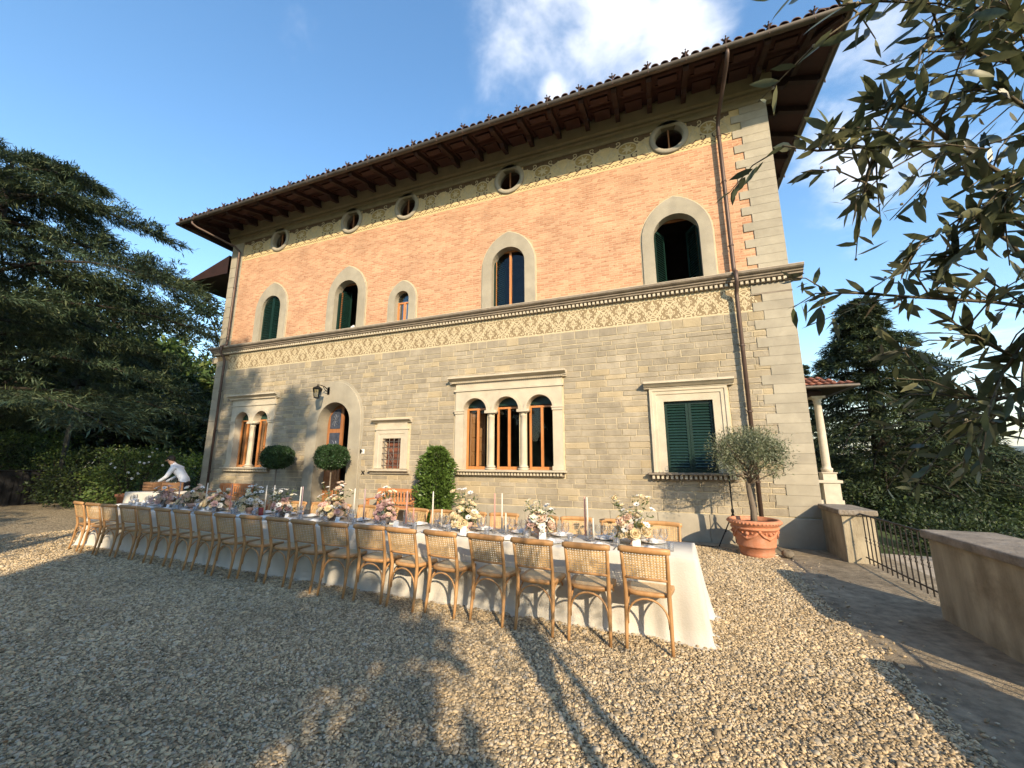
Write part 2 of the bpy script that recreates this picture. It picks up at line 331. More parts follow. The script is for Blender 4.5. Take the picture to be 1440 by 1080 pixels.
def gravel_mat():
    m = bpy.data.materials.new('gravel_bed'); m.use_nodes = True; nt = m.node_tree; N = nt.nodes.new; L = nt.links.new; b = nt.nodes['Principled BSDF']
    tc = N('ShaderNodeTexCoord'); vo = N('ShaderNodeTexVoronoi'); vo.inputs['Scale'].default_value = 30; L(tc.outputs['Object'], vo.inputs['Vector'])
    cr = N('ShaderNodeValToRGB'); L(vo.outputs['Color'], cr.inputs[0])
    e = cr.color_ramp.elements; e[0].color = (.16,.122,.075,1); e[1].color = (.46,.38,.26,1); e[1].position = .95; k = e.new(.5); k.color = (.28,.225,.145,1)
    n = N('ShaderNodeTexNoise'); n.inputs['Scale'].default_value = .5; n.inputs['Detail'].default_value = 5; L(tc.outputs['Object'], n.inputs['Vector'])
    mr = N('ShaderNodeMapRange'); mr.inputs['From Min'].default_value = .3; mr.inputs['From Max'].default_value = .7; mr.inputs['To Min'].default_value = .85; mr.inputs['To Max'].default_value = 1.12; L(n.outputs[0], mr.inputs['Value'])
    hs = N('ShaderNodeHueSaturation'); L(mr.outputs[0], hs.inputs['Value']); L(cr.outputs[0], hs.inputs['Color']); L(hs.outputs[0], b.inputs['Base Color'])
    b.inputs['Roughness'].default_value = .9; b.inputs['Specular IOR Level'].default_value = .2
    bp = N('ShaderNodeBump'); bp.inputs['Strength'].default_value = 1.; bp.inputs['Distance'].default_value = .02; bp.invert = True; L(vo.outputs['Distance'], bp.inputs['Height']); L(bp.outputs[0], b.inputs['Normal'])
    return m
GRAVEL = gravel_mat()
def sheet(name, poly, z, mat):
    me = bpy.data.meshes.new(name); me.from_pydata([(x, y, z) for x, y in poly], [], [tuple(range(len(poly)))]); me.materials.append(mat)
    return tag(place(name, me), kind='structure')
sheet('gravel_yard', [(-1.14,-40), (-1.14,-4.1), (-1.10,-2.6), (-.98,-1.15), (-.98,-.62), (-19,-.62), (-19,3), (-27,3), (-27,-40)], 0.0, GRAVEL)
CONC = M('worn_concrete_paving', (.29,.235,.16), .9, .3, 9, 1.0, 45, wv=((1.2,1.2,1.2), .3), spec=.2, stain=((.11,.09,.065), 3.0, .8), detail=9)
sheet('path', [(-1.14,-40), (.75,-40), (.75,.0), (-.0,.0), (-19,.0), (-19,-.62), (-.98,-.62), (-.98,-1.15), (-1.10,-2.6), (-1.14,-4.1)], -.012, CONC)
sheet('lower_path', [(.76,0), (1.9,0), (1.9,-30), (.76,-30)], -.016, M('pale_worn_stone_paving', (.36,.30,.225), .9, .25, 6, .6, 30, stain=((.16,.13,.1), 5, .8)))
# loose pebbles lying on the bed (stuff: nobody could count them)
def build_pebbles():
    proto = []
    hid = bpy.data.collections.new('pebble_shapes')
    PEB = M('river_pebble', (.42,.32,.19), .75, .2, 30, island=.55, spec=.3, wv=((.7,.7,.7), .2), sub=((.50,.43,.32), .2, .8))
    for k in range(6):
        b = MB(); b.ball((0,0,0), (1, .55+.1*(k%3), .34+.06*(k%2)), 7, 4)
        rs = random.Random(k); b.v = [(x*(1+rs.uniform(-.16,.16)), y*(1+rs.uniform(-.16,.16)), z*(1+rs.uniform(-.12,.12))) for x,y,z in b.v]
        me = b.mesh('pebble', PEB, True, True); o = bpy.data.objects.new('pebble', me); hid.objects.link(o)
    # point cloud of positions, denser near the place where the photograph is taken
    pts = []
    def field(n, x0, x1, y0, y1, keep):
        X = RNG.uniform(x0, x1, n); Y = RNG.uniform(y0, y1, n); q = np.stack([X, Y], 1)
        r = q - CAM[:2]; dep = r@np.array([-sin(YAW), cos(YAW)]); lat = r@np.array([cos(YAW), sin(YAW)])
        ok = (dep > .7) & (np.abs(lat) < dep*1.36+.5) & (X < -1.10+.03*np.clip((Y+4.1), 0, 5)) & (Y < -.6)
        inner = (dep > .7) & (np.abs(lat) < dep*1.36+.5) & (X > -1.12) & (X < -.3) & (Y < -1.2); dd = np.hypot(*r.T); ok &= RNG.random(n) < keep(dd); ok |= inner & (RNG.random(n) < .07*np.exp(-(X+1.1)/.16)); pts.append(q[ok])
    field(640000, -16, -.4, -9.3, -.6, lambda d: np.clip(1.5-d/9, .12, 1)) 
    q = np.concatenate(pts); n = len(q)
    d = np.hypot(*(q-CAM[:2]).T)
    me = bpy.data.meshes.new('gravel'); me.vertices.add(n)
    co = np.zeros((n,3), np.float32); co[:,:2] = q; co[:,2] = RNG.uniform(.001, .008, n); me.vertices.foreach_set('co', co.ravel())
    a = me.attributes.new('psize', 'FLOAT', 'POINT'); a.data.foreach_set('value', (RNG.lognormal(0, .36, n)*.0105*np.clip(.85+d*.05, 1, 1.35)).astype(np.float32))
    a = me.attributes.new('prot', 'FLOAT_VECTOR', 'POINT'); rot = np.stack([RNG.normal(0, .35, n), RNG.normal(0, .35, n), RNG.uniform(0, 6.28, n)], 1); a.data.foreach_set('vector', rot.astype(np.float32).ravel())
    o = place('gravel', me); tag(o, 'loose grey and tan pebbles covering the yard in front of the villa', 'gravel', kind='stuff')
    ng = bpy.data.node_groups.new('scatter', 'GeometryNodeTree'); N = ng.nodes.new; L = ng.links.new
    ng.interface.new_socket('Geometry', in_out='INPUT', socket_type='NodeSocketGeometry'); ng.interface.new_socket('Geometry', in_out='OUTPUT', socket_type='NodeSocketGeometry')
    i, u = N('NodeGroupInput'), N('NodeGroupOutput'); m2p = N('GeometryNodeMeshToPoints'); L(i.outputs[0], m2p.inputs[0])
    iop = N('GeometryNodeInstanceOnPoints'); L(m2p.outputs[0], iop.inputs['Points'])
    ci = N('GeometryNodeCollectionInfo'); ci.inputs['Collection'].default_value = hid; ci.inputs['Separate Children'].default_value = True; ci.inputs['Reset Children'].default_value = True; L(ci.outputs[0], iop.inputs['Instance'])
    iop.inputs['Pick Instance'].default_value = True
    rv = N('FunctionNodeRandomValue'); rv.data_type = 'INT'; rv.inputs['Min'].default_value = 0; rv.inputs['Max'].default_value = 5
    [L(s, iop.inputs['Instance Index']) for s in rv.outputs if s.type == 'INT' and s.enabled]
    at = N('GeometryNodeInputNamedAttribute'); at.data_type = 'FLOAT'; at.inputs['Name'].default_value = 'psize'; L(at.outputs[0], iop.inputs['Scale'])
    ar = N('GeometryNodeInputNamedAttribute'); ar.data_type = 'FLOAT_VECTOR'; ar.inputs['Name'].default_value = 'prot'; L(ar.outputs[0], iop.inputs['Rotation'])
    L(iop.outputs[0], u.inputs[0]); md = o.modifiers.new('scatter', 'NODES'); md.node_group = ng
build_pebbles()

# ================================================================== the villa
VX0, VX1, VD = -17.85, 0.0, 11.0
villa = thing('villa', 'large Tuscan villa with stone ground floor, brick upper floor and deep eaves', 'building')
UPW = [(-2.12,.50,5.62,7.40,.78,7.87), (-6.385,.48,5.62,7.40,.78,7.87), (-9.82,.25,5.62,6.65,.51,6.99), (-11.99,.48,5.62,7.36,.79,7.86), (-15.36,.45,5.62,7.34,.77,7.84)]
OCU = [-2.10, -6.36, -9.85, -12.05, -15.35]; OZ, ORI, ORO = 9.52, .315, .455
ARC_HW, ARC_TOP, ARC_BOT, ARC_P = .335, 3.22, 1.38, .885
TRI = [-6.42-ARC_P, -6.42, -6.42+ARC_P]; BIF = [-15.63-ARC_P/2, -15.63+ARC_P/2]
DOOR = (-12.05, .62, 3.35); RW = (-2.66, -1.68, 1.36, 2.90); SW = (-10.22, -9.60, 1.38, 2.22)
def holes():
    H = [(c-hw-.005, c+hw+.005, z0, z1+.005) for c,hw,z0,z1,_,_ in UPW] + [(x-ORI, x+ORI, OZ-ORI, OZ+ORI) for x in OCU]
    H += [(c-ARC_HW-.005, c+ARC_HW+.005, ARC_BOT, ARC_TOP+.005) for c in TRI+BIF] + [(DOOR[0]-DOOR[1]-.005, DOOR[0]+DOOR[1]+.005, -1, DOOR[2]+.005)]
    return H + [(RW[0]-.005, RW[1]+.005, RW[2], RW[3]+.005), (SW[0]-.005, SW[1]+.005, SW[2], SW[3]+.005)]
HOLES = holes()
def wall_sheet(name, mat, z0, z1, y=0.0, x0=VX0, x1=VX1):
    hs = [h for h in HOLES if h[3] > z0 and h[2] < z1]
    xs = sorted({x0, x1, *[v for h in hs for v in h[:2]]}); zs = sorted({z0, z1, *[min(max(v, z0), z1) for h in hs for v in h[2:]]})
    b = MB()
    for i in range(len(xs)-1):
        for j in range(len(zs)-1):
            cx, cz = (xs[i]+xs[i+1])/2, (zs[j]+zs[j+1])/2
            if any(h[0] < cx < h[1] and h[2] < cz < h[3] for h in hs): continue
            b.add([(xs[i],y,zs[j]),(xs[i+1],y,zs[j]),(xs[i+1],y,zs[j+1]),(xs[i],y,zs[j+1])], [(0,1,2,3)])
    return b.build(name, mat, villa)
wall_sheet('mortar_wall', MORTAR, 0, 4.77)
wall_sheet('lower_frieze', SGR_D, 4.77, 5.36)
wall_sheet('brick_wall', BRICK, 5.36, 9.03)
wall_sheet('upper_frieze', SGR_Y, 9.03, 10.3)
b = MB(); b.box(VX1-.01, VX1, .002, VD, 0, 10.3); b.build('side_wall', STONE_B, villa)
b = MB(); b.box(VX0, VX0+.01, .002, VD, 0, 10.3); b.build('side_wall', STONE_B, villa)
b = MB(); b.box(VX0, VX1, VD, VD+.3, 0, 10.3); b.build('back_wall', STONE_B, villa)
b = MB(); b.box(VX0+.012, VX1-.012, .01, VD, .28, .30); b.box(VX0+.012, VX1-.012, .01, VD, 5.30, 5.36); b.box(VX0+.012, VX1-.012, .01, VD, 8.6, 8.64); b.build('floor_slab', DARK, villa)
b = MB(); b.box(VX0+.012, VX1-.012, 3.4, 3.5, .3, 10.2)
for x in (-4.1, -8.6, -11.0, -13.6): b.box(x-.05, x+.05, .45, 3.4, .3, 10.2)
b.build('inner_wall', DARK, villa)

# --- stones of the ground floor, quoins, plinth
def keep(z, pad=0):
    """x-ranges covered by window and door surrounds at height z"""
    K = []
    if 1.24 < z < 3.8: K += [(-7.93, -4.92), (-16.60, -14.66)]
    if 1.2 < z < 3.36: K.append((-2.98, -1.36))
    if 1.25 < z < 2.78: K.append((-10.52, -9.30))
    c = DOOR[0]
    if z < 2.73: K.append((c-1.0, c+1.0))
    elif z < 3.94: w = .98*sqrt(max(0, 1-((z-2.73)/1.22)**2)); K.append((c-w, c+w))
    return K
def build_stones():
    st = []; z = .545; rs = random.Random(11)
    while z < 4.70:
        h = min(rs.choice((.11,.125,.14,.15,.165)), 4.765-z)
        if 4.765-z-h < .07: h = 4.765-z
        spans = [(VX0+.60, VX1-.50)]
        for k0, k1 in sorted(keep(z+h/2)):
            ns = []
            for a, e in spans:
                if k1 <= a or k0 >= e: ns.append((a, e)); continue
                if k0 > a: ns.append((a, k0))
                if k1 < e: ns.append((k1, e))
            spans = ns
        for a, e in spans:
            x = a
            while x < e-.01:
                w = rs.uniform(.2,.58)
                if e-x-w < .2: w = e-x
                st.append((x, x+w, z, z+h)); x += w
        z += h
    st.sort(key=lambda s: hypot(s[0]-CAM[0], CAM[1])/(s[3]-s[2])/(s[1]-s[0])**.5)
    stuff = MB()
    for i, (a, e, z0, z1) in enumerate(st):
        g = .006; p = rs.uniform(.007, .016); b = stuff if i >= 300 else MB()
        j = lambda: rs.uniform(-.004, .004)
        x0, x1, w0, w1 = a+g+j(), e-g+j(), z0+g+j(), z1-g+j(); c = .006
        b.add([(x0,-.002,w0),(x1,-.002,w0),(x1,-.002,w1),(x0,-.002,w1),(x0+c,-p+j()*.5,w0+c),(x1-c,-p+j()*.5,w0+c),(x1-c,-p+j()*.5,w1-c),(x0+c,-p+j()*.5,w1-c)], [(4,5,6,7),(0,1,5,4),(1,2,6,5),(2,3,7,6),(3,0,4,7)])
        if i < 300: b.build('stone', STONE, villa, weld=False)
    tag(stuff.build('stone_courses', STONE, villa, weld=False), kind='stuff')
build_stones()
z = .55; k = 0
while z < 10.1:                                          # toothed corner blocks
    if 5.15 < z < 5.62: z = 5.62
    h = .2 if not (z < 5.15 < z+.2) else 5.15-z
    w = (.54, .73)[k % 2]
    MB().chbox(VX1-w, VX1+.012, -.022, .3, z+.0012, z+h-.0012, .003).build('quoin_stone', STONE_B, villa, weld=False)
    if k % 2 == 0: MB().chbox(VX0-.012, VX0+.60, -.022, .3, z+.003, z+2*h-.003 if z+2*h < 10.1 and not z < 5.15 < z+2*h else z+h-.003, .006).build('quoin_stone', TRIM_G, villa, weld=False)
    z += h; k += 1
for i in range(18):                                      # plinth
    a = VX0-.05 + i*(17.95/18); e = a+17.95/18
    if e > DOOR[0]-1.0 and a < DOOR[0]+1.0:
        for q in ((a, DOOR[0]-1.0), (DOOR[0]+1.0, e)):
            if .05 < q[1]-q[0] < 1.1 and a <= q[0]+1e-6 and q[1] <= e+1e-6: MB().chbox(q[0]+.002, q[1]-.002, -.06, .2, -.3, .53, .012).build('plinth_block', STONE_B, villa, weld=False)
        continue
    MB().chbox(a+.002, e-.002, -.06, .2, -.3, .53, .012).build('plinth_block', STONE_B, villa, weld=False)

# --- string course with dentils, and the moulding below the eaves
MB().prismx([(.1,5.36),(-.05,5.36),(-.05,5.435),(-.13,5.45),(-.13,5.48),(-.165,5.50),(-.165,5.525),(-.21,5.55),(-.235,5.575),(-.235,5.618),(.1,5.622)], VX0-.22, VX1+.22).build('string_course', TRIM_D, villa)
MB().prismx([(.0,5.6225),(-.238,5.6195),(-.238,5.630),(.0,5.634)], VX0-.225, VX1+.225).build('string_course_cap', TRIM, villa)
b = MB(); x = VX0-.08
while x < VX1+.08: b.box(x, x+.055, -.105, -.045, 5.37, 5.433); x += .1
tag(b.build('dentil_row', TRIM, villa), kind='stuff')
MB().prismx([(.1,5.12),(-.026,5.12),(-.026,5.15),(.1,5.15)], VX1-.745, VX1+.02).build('corner_band', TRIM_D, villa)
MB().prismx([(.1,9.80),(-.03,9.80),(-.05,9.86),(-.05,9.98),(-.10,10.0),(-.10,10.06),(-.15,10.1),(-.22,10.3),(-.24,10.36),(-.24,10.44),(.1,10.44)], VX0-.14, VX1+.14).build('eaves_moulding', M('ochre_grey_moulding', (.215,.178,.105), .85, .12, 3, .1, 50), villa)
# --- sgraffito ornament, drawn in flat strips a few millimetres proud
def ribbon(b, pts, w, y):
    P = np.array(pts, float); n = len(P); T = np.gradient(P, axis=0); T = unit(T); Nn = np.stack([-T[:,1], T[:,0]], 1)
    w = np.broadcast_to(w, (n,))[:,None]/2; A = P+Nn*w; B = P-Nn*w
    b.strip([(p[0], y, p[1]) for p in A], [(p[0], y, p[1]) for p in B])
def spiral(cx, cz, r0, r1, a0, turns, n=14):
    return [(cx+(r0+(r1-r0)*t)*cos(a0+turns*2*pi*t), cz+(r0+(r1-r0)*t)*sin(a0+turns*2*pi*t)) for t in np.linspace(0, 1, n)]
def petal(b, x, z, a, l, w, y):
    d = np.array([cos(a), sin(a)]); s = np.array([-d[1], d[0]]); p = np.array([x, z])
    q = [p, p+d*l*.35+s*w/2, p+d*l*.75+s*w*.35, p+d*l, p+d*l*.75-s*w*.35, p+d*l*.35-s*w/2]
    b.add([(v[0], y, v[1]) for v in q], [tuple(range(6))])
def lower_motif():
    b = MB(); P = 1.05; t = np.linspace(0, P, 28)
    vine = np.stack([t, 0.285-.20*np.cos(2*pi*(t-.2625)/P)], 1)
    ribbon(b, vine+[0,.024], .024, -.004); ribbon(b, vine-[0,.024], .024, -.004)
    for cx, s, base in ((.2625, 1, .17), (.7875, -1, .38)):
        zz = lambda v: base + s*v
        ribbon(b, [(cx, zz(-.02)), (cx, zz(.14)), (cx, zz(.28))], [.03,.022,.012], -.0045)
        for m_ in (-1, 1):
            ribbon(b, [(cx+m_*(q[0]-cx), zz(q[1])) for q in spiral(cx+.12, .05, .065, .012, pi, -1.4)], np.linspace(.026, .014, 14), -.005)
            ribbon(b, [(cx+m_*(q[0]-cx), zz(q[1])) for q in spiral(cx+.10, .20, .055, .01, pi*1.2, -1.3)], np.linspace(.024, .012, 14), -.0052)
            ribbon(b, [(cx+m_*.01, zz(.02)), (cx+m_*.1, zz(-.05)), (cx+m_*.2, zz(-.06)), (cx+m_*.26, zz(.0))], [.03,.03,.024,.01], -.0048)
            for an, l, r in ((.5, .10, .03), (1.05, .12, .10), (.25, .07, .17), (.9, .075, .22)):
                petal(b, cx+m_*.015, zz(r), s*an if m_ > 0 else pi-s*an, l, .042, -.0056-.0001*r)
            petal(b, cx+m_*.2, zz(.12), s*(.9 if m_ > 0 else pi-.9), .08, .04, -.0058); petal(b, cx+m_*.19, zz(.02), s*(-.4 if m_ > 0 else pi+.4), .09, .04, -.0059)
        petal(b, cx, zz(.24), s*pi/2, .12, .07, -.0062)
        for m_ in (-1, 1):
            for dx_, dz_, an, l in ((.06,.33,.9,.09), (.14,.30,.3,.09), (.22,.24,1.1,.10), (.05,-.10,-.6,.08), (.16,-.13,-.2,.09), (.27,.14,.8,.09), (.30,.28,.5,.08)): petal(b, cx+m_*dx_, zz(dz_), s*(an if m_ > 0 else pi-an), l, .045, -.0064)
    return b.mesh('scroll_ornament', SGR_L, weld=False)
me = lower_motif()
for i in range(22): place('scroll_ornament', me, villa, (VX0+.62+i*.752, 0, 4.775), None, (.752/1.05, 1, 1.0))
MB().prismx([(.0,4.768),(-.004,4.768),(-.004,4.80),(.0,4.80)], VX0+.6, VX1-.74).build('frieze_border', SGR_L, villa)
MB().prismx([(.0,5.30),(-.004,5.30),(-.004,5.362),(.0,5.362)], VX0+.6, VX1-.74).build('frieze_border', SGR_L, villa)
def upper_motif():
    bd, bc, bg = MB(), MB(), MB()
    P = 1.03; t = np.linspace(0, P, 25)
    # dark field along the top with a wavy lower edge
    low = .54 + .10*np.cos(2*pi*t/P)
    bd.strip([(x, -.003, .80) for x in t], [(x, -.003, z) for x, z in zip(t, low)])
    for m_, X0 in ((1, 0.), (-1, P)):                     # hooked dark tendrils and pale acanthus grow from both ends
        ribbon(bd, [(X0+m_*(q[0]), q[1]) for q in spiral(.36, .22, .10, .03, 2.2, -.95, 16)], np.linspace(.045, .02, 16), -.0035)
        ribbon(bd, [(X0+m_*.02, .15), (X0+m_*.12, .13), (X0+m_*.2, .19), (X0+m_*.26, .17)], [.02,.03,.03,.012], -.0036)
        petal(bd, X0+m_*.08, .10, pi/2-m_*.9, .12, .04, -.0037); petal(bd, X0+m_*.3, .10, pi/2-m_*1.2, .1, .035, -.0037)
        ribbon(bc, [(X0+m_*.02, .16), (X0+m_*.06, .34), (X0+m_*.17, .52), (X0+m_*.34, .60)], [.07,.055,.045,.02], -.0045)
        ribbon(bc, [(X0+m_*q[0], q[1]) for q in spiral(.17, .36, .085, .015, 2.6, -1.2, 16)], np.linspace(.035, .014, 16), -.0048)
        ribbon(bc, [(X0+m_*q[0], q[1]) for q in spiral(.30, .66, .07, .015, 4.2, 1.1, 14)], np.linspace(.032, .014, 14), -.005)
        for an, r in ((.3, .40), (.9, .50), (1.4, .56)): petal(bc, X0+m_*.10, r, (an if m_ > 0 else pi-an), .09, .04, -.0052)
    a = np.linspace(0, 2*pi, 27)                         # medallion in the middle
    bg.add([(P/2, -.0055, .44)]+[(P/2+.20*cos(q), -.0055, .44+.155*sin(q)) for q in a], [(0, i, i+1) for i in range(1, 27)])
    bc.strip([(P/2+.235*cos(q), -.006, .44+.19*sin(q)) for q in a], [(P/2+.20*cos(q), -.006, .44+.155*sin(q)) for q in a])
    for q in range(7): petal(bc, P/2, .44, q*2*pi/7, .15, .05, -.0065)
    return bd.mesh('dark_scroll', SGR_K, weld=False), bc.mesh('pale_scroll', M('tan_sgraffito', (.50,.40,.235), .85, .15, 9, spec=.2), weld=False), bg.mesh('medallion', SGR_G, weld=False)
mu = upper_motif()
edges = [VX0+.62]+[v for x in sorted(OCU) for v in (x-ORO+.03, x+ORO-.03)]+[VX1-.75]
for xa, xe in zip(edges[0::2], edges[1::2]):
    n = max(1, round((xe-xa)/1.0)); wu = (xe-xa)/n
    for i in range(n): r = place('scroll_panel', mu[0], villa, (xa+i*wu, 0, 9.06), None, (wu/1.03, 1, 1)); place('pale_scroll', mu[1], r); place('medallion', mu[2], r)
b = MB(); x = VX0+.62
while x < VX1-.75:
    b.box(x, x+.05, -.004, 0, 9.085, 9.105); b.box(x+.045, x+.095, -.004, 0, 9.12, 9.14); x += .1
tag(b.build('dash_border', SGR_K, villa), kind='stuff')

# --- arches
def arc(c, hw, zs, top, n=15, pointed=False):
    rise = top-zs
    if not pointed: return [(c-hw*cos(t), zs+rise*sin(t)) for t in np.linspace(0, pi, n)]
    a = (rise**2-hw**2)/(2*hw); R_ = hw+a; th = math.acos(a/R_); h = n//2
    left = [(c+a-R_*cos(t), zs+R_*sin(t)) for t in np.linspace(0, th, h+1)]
    return left+[(2*c-x, z) for x, z in left[-2::-1]]
def surround(c, hw, z0, top, ohw, otop, y0, y1, pointed=True, n=17, ozs=None):
    zs = top-hw; inn = [(c-hw, z0)]+arc(c, hw, zs, top, n)+[(c+hw, z0)]
    out = [(c-ohw, z0)]+arc(c, ohw, zs-.06 if ozs is None else ozs, otop, n, pointed)+[(c+ohw, z0)]
    b = MB(); f = lambda L_, y: [(p[0], y, p[1]) for p in L_]
    ch = .012; out2 = [(c+(p[0]-c)*(1-ch/ohw), p[1]-ch*.6 if i not in (0, len(out)-1) else p[1]) for i, p in enumerate(out)]
    b.strip(f(out2, y0), f(inn, y0)); b.strip(f(out, y0+ch), f(out2, y0)); b.strip(f(out, .01), f(out, y0+ch)); b.strip(f(inn, y0), f(inn, y1))
    return b
def shutter(x, y, z0, z1, w, ang, arch=None, side=1, parent=None):
    """louvred leaf hinged at x; side=+1 leaf extends to +x; slats are its sub-parts. arch=(c, hw, spring) clips the top"""
    o = place('shutter', bpy.data.meshes.new('shutter'), parent, (x, y, 0), (0, 0, ang)); t = .035; st = .055
    def topz(lx):
        if not arch: return z1
        q = abs(x+lx-arch[0]); return arch[2]+sqrt(max(0, arch[1]**2-q*q)) if q < arch[1] else arch[2]
    b = MB()
    for a0, a1 in ((0, st), (w-st, w)):
        za, ze = topz(side*a0)-.004, topz(side*a1)-.004; xx = sorted((side*a0, side*a1)); za, ze = (za, ze) if side > 0 else (ze, za)
        b.prism([(xx[0], z0), (xx[1], z0), (xx[1], ze), (xx[0], za)], -t/2, t/2)
    xx = sorted((side*st, side*(w-st)))
    b.box(xx[0], xx[1], -t/2+.002, t/2-.002, z0, z0+.09)
    if not arch: b.box(xx[0], xx[1], -t/2+.002, t/2-.002, z1-.07, z1)
    else:
        L_ = np.linspace(xx[0], xx[1], 8); b.strip([(l, -t/2, topz(l)-.004) for l in L_], [(l, -t/2, topz(l)-.05) for l in L_])
    o.data = b.mesh('shutter', GREEN); sl = {}
    z = z0+.11; hh = .062
    while z < z1-.09:
        a0, a1 = xx
        if arch:
            ok = [l for l in np.linspace(xx[0], xx[1], 30) if topz(l) > z+hh+.02]
            if len(ok) < 4: break
            a0, a1 = min(ok), max(ok)
        key = (round(a0, 3), round(a1, 3))
        if key not in sl: sl[key] = MB().add([(a0,-.018,0),(a1,-.018,0),(a1,.014,hh*.85),(a0,.014,hh*.85),(a0,-.010,-.004),(a1,-.010,-.004),(a1,.018,hh*.8),(a0,.018,hh*.8)], [(0,1,2,3),(4,5,1,0),(7,6,5,4),(3,2,6,7),(0,3,7,4),(1,5,6,2)]).mesh('slat', GREEN)
        place('slat', sl[key], o, (0, 0, z)); z += hh
    return o
LBL = {}
def casement(win, c, hw, z0, ztop, y, mat, mullion=True, lun=None, lglass=None, pane=True):
    b = MB(); s = .055; f = .05
    ze = lun if lun else ztop
    b.box(c-hw+.002, c-hw+s, y, y+f, z0, ze); b.box(c+hw-s, c+hw-.002, y, y+f, z0, ze); b.box(c-hw+s, c+hw-s, y+.002, y+f-.002, z0, z0+.075)
    b.box(c-hw+s, c+hw-s, y+.002, y+f-.002, ze-.05, ze)
    if mullion: b.box(c-.03, c+.03, y-.012, y+f-.004, z0+.075, ze-.05)
    b.build('window_frame', mat, win)
    zs = ztop-hw
    if pane: MB().add([(c-hw, y+.03, z0), (c+hw, y+.03, z0), (c+hw, y+.03, zs)]+[(p[0], y+.03, p[1]) for p in arc(c, hw, zs, ztop, 13)[::-1]][1:-1]+[(c-hw, y+.03, zs)], [tuple(range(15))]).build('pane', BACKGLASS, win)
    if lun: MB().prism(arc(c, hw-.002, max(zs, lun), ztop, 13) if lun <= zs else [p for p in arc(c, hw-.002, zs, ztop, 25) if p[1] > lun], y+.012, y+.02).build('lunette', lglass or GREEN, win)
for k, (c, hw, z0, z1, ohw, oz) in enumerate(UPW):
    z0 = z0+.012
    w = surround(c, hw, z0, z1, ohw, oz, -.045, .20).build('window', TRIM_G, villa)
    # thin lighter outline round the surround
    ob = MB(); o1 = [(c-ohw-.03, z0)]+arc(c, ohw+.03, z1-hw-.06, oz+.035, 17, True)+[(c+ohw+.03, z0)]; o2 = [(c-ohw, z0)]+arc(c, ohw, z1-hw-.06, oz, 17, True)+[(c+ohw, z0)]
    ob.strip([(p[0], -.006, p[1]) for p in o1], [(p[0], -.006, p[1]) for p in o2]); ob.build('outline_joint', MORTAR, w)
    zs = z1-hw
    if k == 0:
        for s in (-1, 1): shutter(c+s*(hw-.01), .12, z0+.01, zs+.28, hw-.02, -s*radians(62), None, -s, villa)
        casement(w, c, hw, z0, z1, .22, WOOD_D, False, pane=False)
    elif k == 1:
        shutter(c-hw+.01, .12, z0+.01, zs+.30, hw-.02, radians(66), None, 1, villa)
        casement(w, c, hw, z0, z1, .17, WOOD_O, True)
    elif k == 2: casement(w, c, hw, z0, z1, .12, WOOD_O, True, zs-.05, BACKGLASS)
    elif k == 3:
        shutter(c-hw+.01, .12, z0+.01, zs+.30, hw-.02, radians(72), None, 1, villa); casement(w, c, hw, z0, z1, .22, WOOD_D, False, pane=False)
        MB().tube([(c+.1, .2, z0+.0), (c+.14, .2, z0+.18), (c+.2, .21, z0+.24)], [.07,.06,.03], 10).build('white_cloth', M('white_linen', (.72,.70,.66), .9, .05, 6), w)
    else:
        for s in (-1, 1): shutter(c+s*(hw-.004), .06, z0+.01, z1, hw-.006, 0, (c, hw-.004, zs), -s, villa)
for x in OCU:
    A = np.linspace(0, 2*pi, 33)[:-1]; cir = lambda r, y: [(x+r*cos(a), y, OZ+r*sin(a)) for a in A]
    b = MB(); b.strip(cir(ORO-.02, -.05), cir(ORI+.03, -.05), True); b.strip(cir(ORO, -.03), cir(ORO-.02, -.05), True); b.strip(cir(ORO, .01), cir(ORO, -.03), True); b.strip(cir(ORI+.03, -.05), cir(ORI+.015, -.02), True); b.strip(cir(ORI+.015, -.02), cir(ORI, .13), True)
    w = b.build('round_window', TRIM_G, villa, True)
    MB().add(cir(ORI, .10), [tuple(range(32))]).build('pane', BACKGLASS, w)
    f = MB(); f.box(x-.016, x+.016, .07, .095, OZ-ORI+.005, OZ+ORI-.005); f.build('window_frame', WOOD_D, w)
